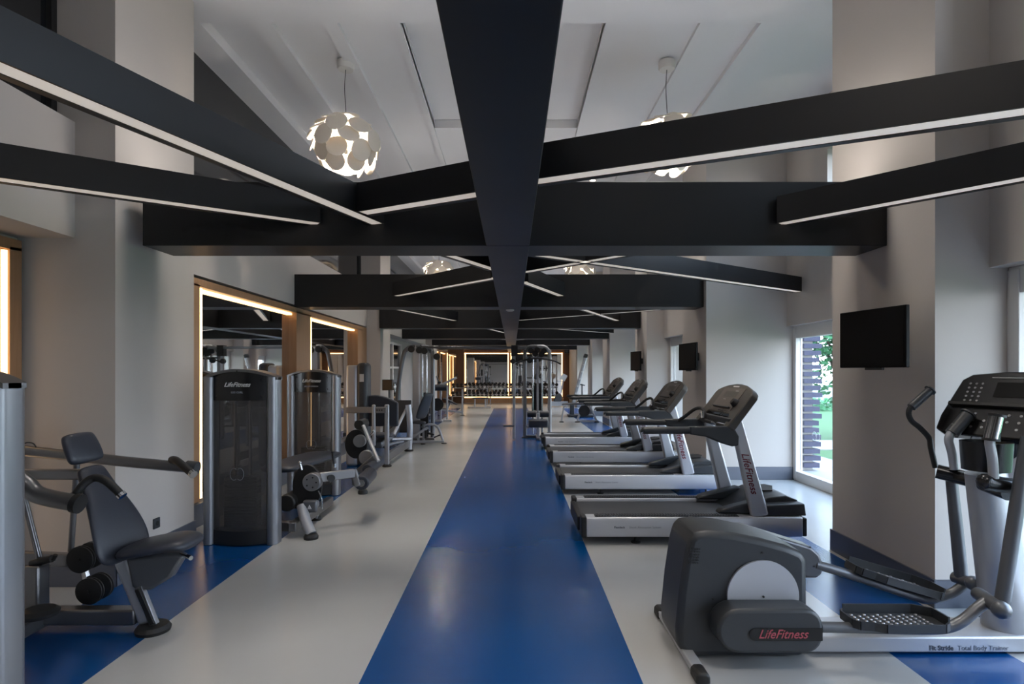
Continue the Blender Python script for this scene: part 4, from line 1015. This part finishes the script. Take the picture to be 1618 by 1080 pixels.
# --- lat pulldown
r = thing('lat_pulldown_machine', 'lat pulldown station with arched steel frame in the middle distance', 'cable machine', (.6, 13.8, 0))
Yp = 13.7
for s, x in ((0, .31), (1, .90)):
    obj('frame_upright', MB().tube([(x, Yp, .02), (x, Yp, 1.9), (x+(.03 if s == 0 else -.03), Yp, 2.08), (x+(.12 if s == 0 else -.12), Yp, 2.18), (.605, Yp, 2.19)], .045, n=12), 'steel' if s == 0 else 'silver', r)
    foot(r, (x, Yp), .08, .02)
for z in (.27, .60, 1.92): obj('cross_tube', MB().bar((.31, Yp, z), (.90, Yp, z), .05, .05), 'silver', r, bevel=.01)
for x in (.50, .72): obj('guide_rod', MB().cyl((x, Yp, .1), (x, Yp, 2.1), .022), 'chrome', r)
obj('center_post', MB().bar((.61, Yp-.05, .02), (.61, Yp-.05, 2.15), .05, .05), 'silver', r, bevel=.01)
ws = MB()
for i in range(18): ws.box(.48, .74, Yp+.06, Yp+.2, .65+i*.034, .68+i*.034)
obj('weight_stack', ws, 'iron', r, smooth=False)
for x, z in ((.45, 2.08), (.60, 2.10), (.76, 2.08), (.42, 1.86), (.55, 2.02), (.70, 2.0)):
    obj('pulley', MB().cyl((x, Yp-.1, z), (x, Yp-.05, z), .07, n=20), 'black', r)
obj('thigh_roller', MB().cyl((.36, Yp-.35, .60), (.56, Yp-.35, .60), .075), 'vinyl', r, bevel=.01)
obj('thigh_roller', MB().cyl((.65, Yp-.35, .60), (.86, Yp-.35, .60), .075), 'vinyl', r, bevel=.01)
obj('seat', MB().box(.38, .84, Yp-.55, Yp-.25, .30, .48), 'vinyl', r, bevel=.04)
obj('seat_post', MB().bar((.61, Yp-.4, .02), (.61, Yp-.4, .62), .06, .06), 'white_metal', r, bevel=.01)
obj('lat_bar', MB().tube([(.08, Yp-.2, 1.76), (.2, Yp-.2, 1.83), (.38, Yp-.2, 1.88), (.62, Yp-.2, 1.90), (.86, Yp-.2, 1.87), (1.02, Yp-.2, 1.83), (1.16, Yp-.2, 1.76)], .018, n=8), 'black', r)
obj('cable', MB().cyl((.61, Yp-.2, 1.9), (.61, Yp-.15, 2.1), .006), 'black', r)
obj('floor_frame', MB().bar((.31, Yp, .035), (.90, Yp, .035), .08, .06).bar((.61, Yp-.6, .035), (.61, Yp+.3, .035), .08, .06), 'steel', r, bevel=.01)

# --- seated row / reclined bench with arched front foot
r = thing('seated_row_machine', 'low bench seat with arched steel foot frame beyond the leg press', 'weight machine', (-1.75, 13.0, 0))
Yr = 12.62
pad('backrest', [(-2.02, Yr, .55), (-2.0, Yr, .60), (-1.93, Yr, .85), (-1.84, Yr, 1.08), (-1.82, Yr, 1.12)], [.3, .42, .40, .34, .26], .09, r, wdir=(.5, 1, 0))
pad('seat', [(-2.22, Yr, .46), (-2.15, Yr, .48), (-1.98, Yr, .47), (-1.9, Yr, .45)], [.28, .36, .36, .30], .08, r)
obj('foot_arch', MB().tube([(-2.0, Yr+.05, .36), (-1.85, Yr, .42), (-1.72, Yr, .41), (-1.62, Yr, .33), (-1.52, Yr, .05)], .028, n=10), 'silver', r)
obj('floor_frame', MB().bar((-2.25, Yr-.1, .05), (-1.5, Yr, .05), .06, .05).bar((-2.25, Yr-.1, .12), (-1.85, Yr-.02, .36), .06, .06), 'silver', r, bevel=.01)
obj('seat_post', MB().bar((-1.95, Yr, .06), (-1.95, Yr, .44), .05, .05), 'silver', r)
obj('mechanism', MB().bar((-1.95, Yr, .25), (-1.72, Yr, .2), .04, .04).bar((-1.90, Yr-.05, .12), (-1.90, Yr-.05, .3), .04, .04).bar((-1.72, Yr-.05, .14), (-1.58, Yr-.05, .20), .03, .03), 'black', r)
foot(r, (-1.5, Yr), .06, .02); foot(r, (-1.95, Yr-.1), .05, .02)

# --- incline bench with rack arms further down
r = thing('preacher_curl_bench', 'bench with black roller and raised silver arms near the end of the left lane', 'bench', (-2.1, 17.5, 0))
Yb = 18.0
for nm, a, b in (('upright', (-2.25, Yb, .05), (-2.25, Yb, 1.2)), ('upright', (-2.10, Yb+.5, .05), (-2.10, Yb+.5, 1.15))):
    obj(nm, MB().bar(a, b, .06, .06), 'silver', r, bevel=.01)
obj('roller_pad', MB().cyl((-2.55, Yb, 1.08), (-2.05, Yb, 1.08), .10), 'vinyl', r, bevel=.02)
obj('rack_arm', MB().bar((-2.25, Yb, 1.16), (-1.75, Yb+.1, 1.40), .05, .07).bar((-2.3, Yb, 1.2), (-2.38, Yb, 1.45), .05, .05), 'silver', r, bevel=.01)
obj('rack_hook', MB().tube([(-1.8, Yb+.1, 1.38), (-1.76, Yb+.1, 1.42), (-1.74, Yb+.1, 1.52)], .018, n=8), 'black', r)
obj('floor_frame', MB().bar((-2.6, Yb, .04), (-1.9, Yb, .04), .07, .06).bar((-2.2, Yb-.2, .04), (-2.2, Yb+1, .04), .07, .06), 'silver', r, bevel=.01)
obj('weight_plate', MB().cyl((-2.35, Yb-.05, .55), (-2.35, Yb, .55), .20), 'iron', r)
r = thing('decline_bench', 'low decline bench with angled silver support by the end lane', 'bench', (-1.9, 20.6, 0))
pad('bench', [(-2.5, 20.6, .62), (-2.4, 20.6, .60), (-2.15, 20.6, .48), (-1.95, 20.6, .38)], [.25, .32, .32, .25], .08, r)
obj('front_post', MB().bar((-1.79, 20.6, .02), (-1.79, 20.6, .95), .06, .06), 'silver', r, bevel=.01)
obj('floor_tube', MB().bar((-2.6, 20.6, .20), (-1.79, 20.6, .12), .06, .06).bar((-2.4, 20.6, .05), (-2.2, 20.6, .55), .06, .06), 'silver', r, bevel=.01)
foot(r, (-1.79, 20.6), .09, .02); foot(r, (-2.6, 20.6), .07, .03)
r = thing('flat_bench', 'flat bench at the foot of the dumbbell rack, left', 'bench', (-1.2, 24.5, 0))
pad('seat', [(-1.75, 24.6, .42), (-1.65, 24.6, .44), (-1.1, 24.6, .44), (-.95, 24.6, .42)], [.25, .30, .30, .25], .08, r)
obj('bench_frame', MB().bar((-1.6, 24.6, .06), (-1.6, 24.6, .40), .06, .06).bar((-1.15, 24.6, .06), (-1.15, 24.6, .40), .06, .06).bar((-1.9, 24.6, .04), (-.9, 24.6, .04), .07, .05), 'silver', r, bevel=.01)
# right side equipment beyond the treadmills
r = thing('plate_loaded_bench', 'bench with pulley wheel on the far blue stripe, right', 'bench', (2.2, 17.9, 0))
Yq = 17.9
pad('bench', [(1.55, Yq, .55), (1.65, Yq, .57), (2.1, Yq, .58), (2.3, Yq, .58)], [.24, .30, .30, .26], .07, r)
obj('front_leg', MB().bar((1.62, Yq, .5), (1.55, Yq, .03), .05, .05), 'silver', r)
foot(r, (1.55, Yq), .07, .03); foot(r, (2.05, Yq), .08, .03); foot(r, (2.65, Yq), .08, .03)
obj('pulley_wheel', MB().lathe((2.25, Yq-.1, .36), [(.17, -.02), (.18, 0), (.17, .02)], n=28, axis=(0, 1, 0)), 'iron', r)
obj('frame', MB().bar((2.05, Yq, .04), (2.65, Yq, .04), .07, .06).bar((2.05, Yq, .05), (2.2, Yq, .55), .06, .06).bar((2.65, Yq, .05), (2.40, Yq, .60), .08, .06).bar((2.3, Yq, .6), (2.65, Yq, .62), .06, .08), 'silver', r, bevel=.01)
r = thing('climbing_machine', 'tall slanted silver climber against the right wall', 'exercise machine', (2.4, 17.6, 0))
Yk = 20.0
r.location = (2.4, Yk, 0)
obj('mast', MB().bar((2.10, Yk, .35), (2.58, Yk, 2.12), .12, .14, up=(0, 1, 0)), 'silver', r, bevel=.03)
obj('mast_cap', MB().bar((2.55, Yk, 2.05), (2.60, Yk, 2.2), .14, .16, up=(0, 1, 0)), 'dgrey', r, bevel=.04)
rl = MB()
for i in range(6):
    t = i/6; rl.box(2.12+.42*t, 2.22+.42*t, Yk-.10, Yk-.06, .55+1.5*t, .60+1.5*t)
obj('rungs', rl, 'print', r)
obj('handle', MB().bar((2.45, Yk, .4), (2.45, Yk, 1.15), .04, .04).bar((2.35, Yk, 1.14), (2.55, Yk, 1.1), .04, .04), 'dgrey', r)
obj('pedal', MB().box(2.0, 2.35, Yk-.15, Yk+.15, .62, .75).box(2.55, 2.8, Yk-.15, Yk+.15, .60, .74), 'black', r, bevel=.02)
obj('floor_frame', MB().bar((1.95, Yk, .05), (2.82, Yk, .05), .5, .08).bar((2.10, Yk, .08), (2.10, Yk, .5), .15, .15), 'dgrey', r, bevel=.02)
r = thing('exercise_bike', 'upright exercise bike before the end wall, right', 'exercise bike', (2.0, 25.5, 0))
Yz = 25.6
obj('bike_body', MB().prism([(1.85, .25), (2.2, .25), (2.25, .5), (2.12, .62), (1.95, .5)], 'y', Yz-.1, Yz+.1), 'dgrey', r, bevel=.03)
pad('saddle', [(1.72, Yz, 1.0), (1.78, Yz, 1.02), (1.95, Yz, 1.0)], [.2, .24, .12], .07, r)
obj('seat_post', MB().bar((1.86, Yz, .55), (1.82, Yz, 1.0), .05, .05), 'silver', r)
obj('handlebar', MB().tube([(2.05, Yz-.2, 1.15), (2.25, Yz-.15, 1.15), (2.28, Yz, 1.15), (2.25, Yz+.15, 1.15), (2.05, Yz+.2, 1.15)], .02).bar((2.2, Yz, .6), (2.28, Yz, 1.15), .06, .06), 'silver', r)
obj('bike_console', MB().bar((2.25, Yz, 1.2), (2.38, Yz, 1.45), .25, .03, up=(0, 1, 0)), 'print', r)
obj('floor_frame', MB().box(1.6, 2.5, Yz-.04, Yz+.04, .04, .25).box(1.6, 1.68, Yz-.25, Yz+.25, 0, .05).box(2.42, 2.5, Yz-.25, Yz+.25, 0, .05), 'silver', r)

# ------------------------------------------------------------------ dumbbell racks and dumbbells
YR = 27.6
def rack(x0, x1, label):
    r = thing('dumbbell_rack', label, 'rack', ((x0+x1)/2, YR, 0), 'dumbbell racks by the end wall')
    for z, y in ((.82, YR+.12), (.42, YR-.06)):
        obj('shelf', MB().bar((x0, y, z), (x1, y, z), .28, .035, up=(0, -.25, 1)), 'chrome', r)
    for x in (x0+.05, x1-.05):
        obj('rack_leg', MB().bar((x, YR+.15, .02), (x, YR+.15, .86), .06, .08).bar((x, YR-.25, .03), (x, YR+.3, .03), .06, .06), 'silver', r)
    return r
rack(-2.95, -1.15, 'left dumbbell rack of three along the end wall'); rack(-1.1, .55, 'middle dumbbell rack of three along the end wall'); rack(.6, 2.2, 'right dumbbell rack of three along the end wall')
def dumbbell(x, y, z, rr, label, grp):
    o = MB()
    for s in (-1, 1): o.cyl((0, s*.07, 0), (0, s*.14, 0), rr, n=10)
    o.cyl((0, -.08, 0), (0, .08, 0), .016, n=8)
    d_ = obj('dumbbell', o, 'iron', smooth=False); d_.location = (x, y, z); tag(d_, label, 'dumbbell', grp); return d_
d1 = dumbbell(-2.84, YR+.10, .945, .070, 'black dumbbell on the top tier of the end wall racks', 'dumbbells on the top tier')
d2 = dumbbell(-2.84, YR-.08, .555, .074, 'black dumbbell on the lower tier of the end wall racks', 'dumbbells on the lower tier')
i = 0
for x in [-2.84+.2*k for k in range(1, 26)]:
    if abs(x+1.12) < .02 or abs(x-.57) < .02: x += .0
    for d0 in (d1, d2):
        c = d0.copy(); COL.objects.link(c); c.location.x = x
    i += 1
print('objects', len(bpy.data.objects))
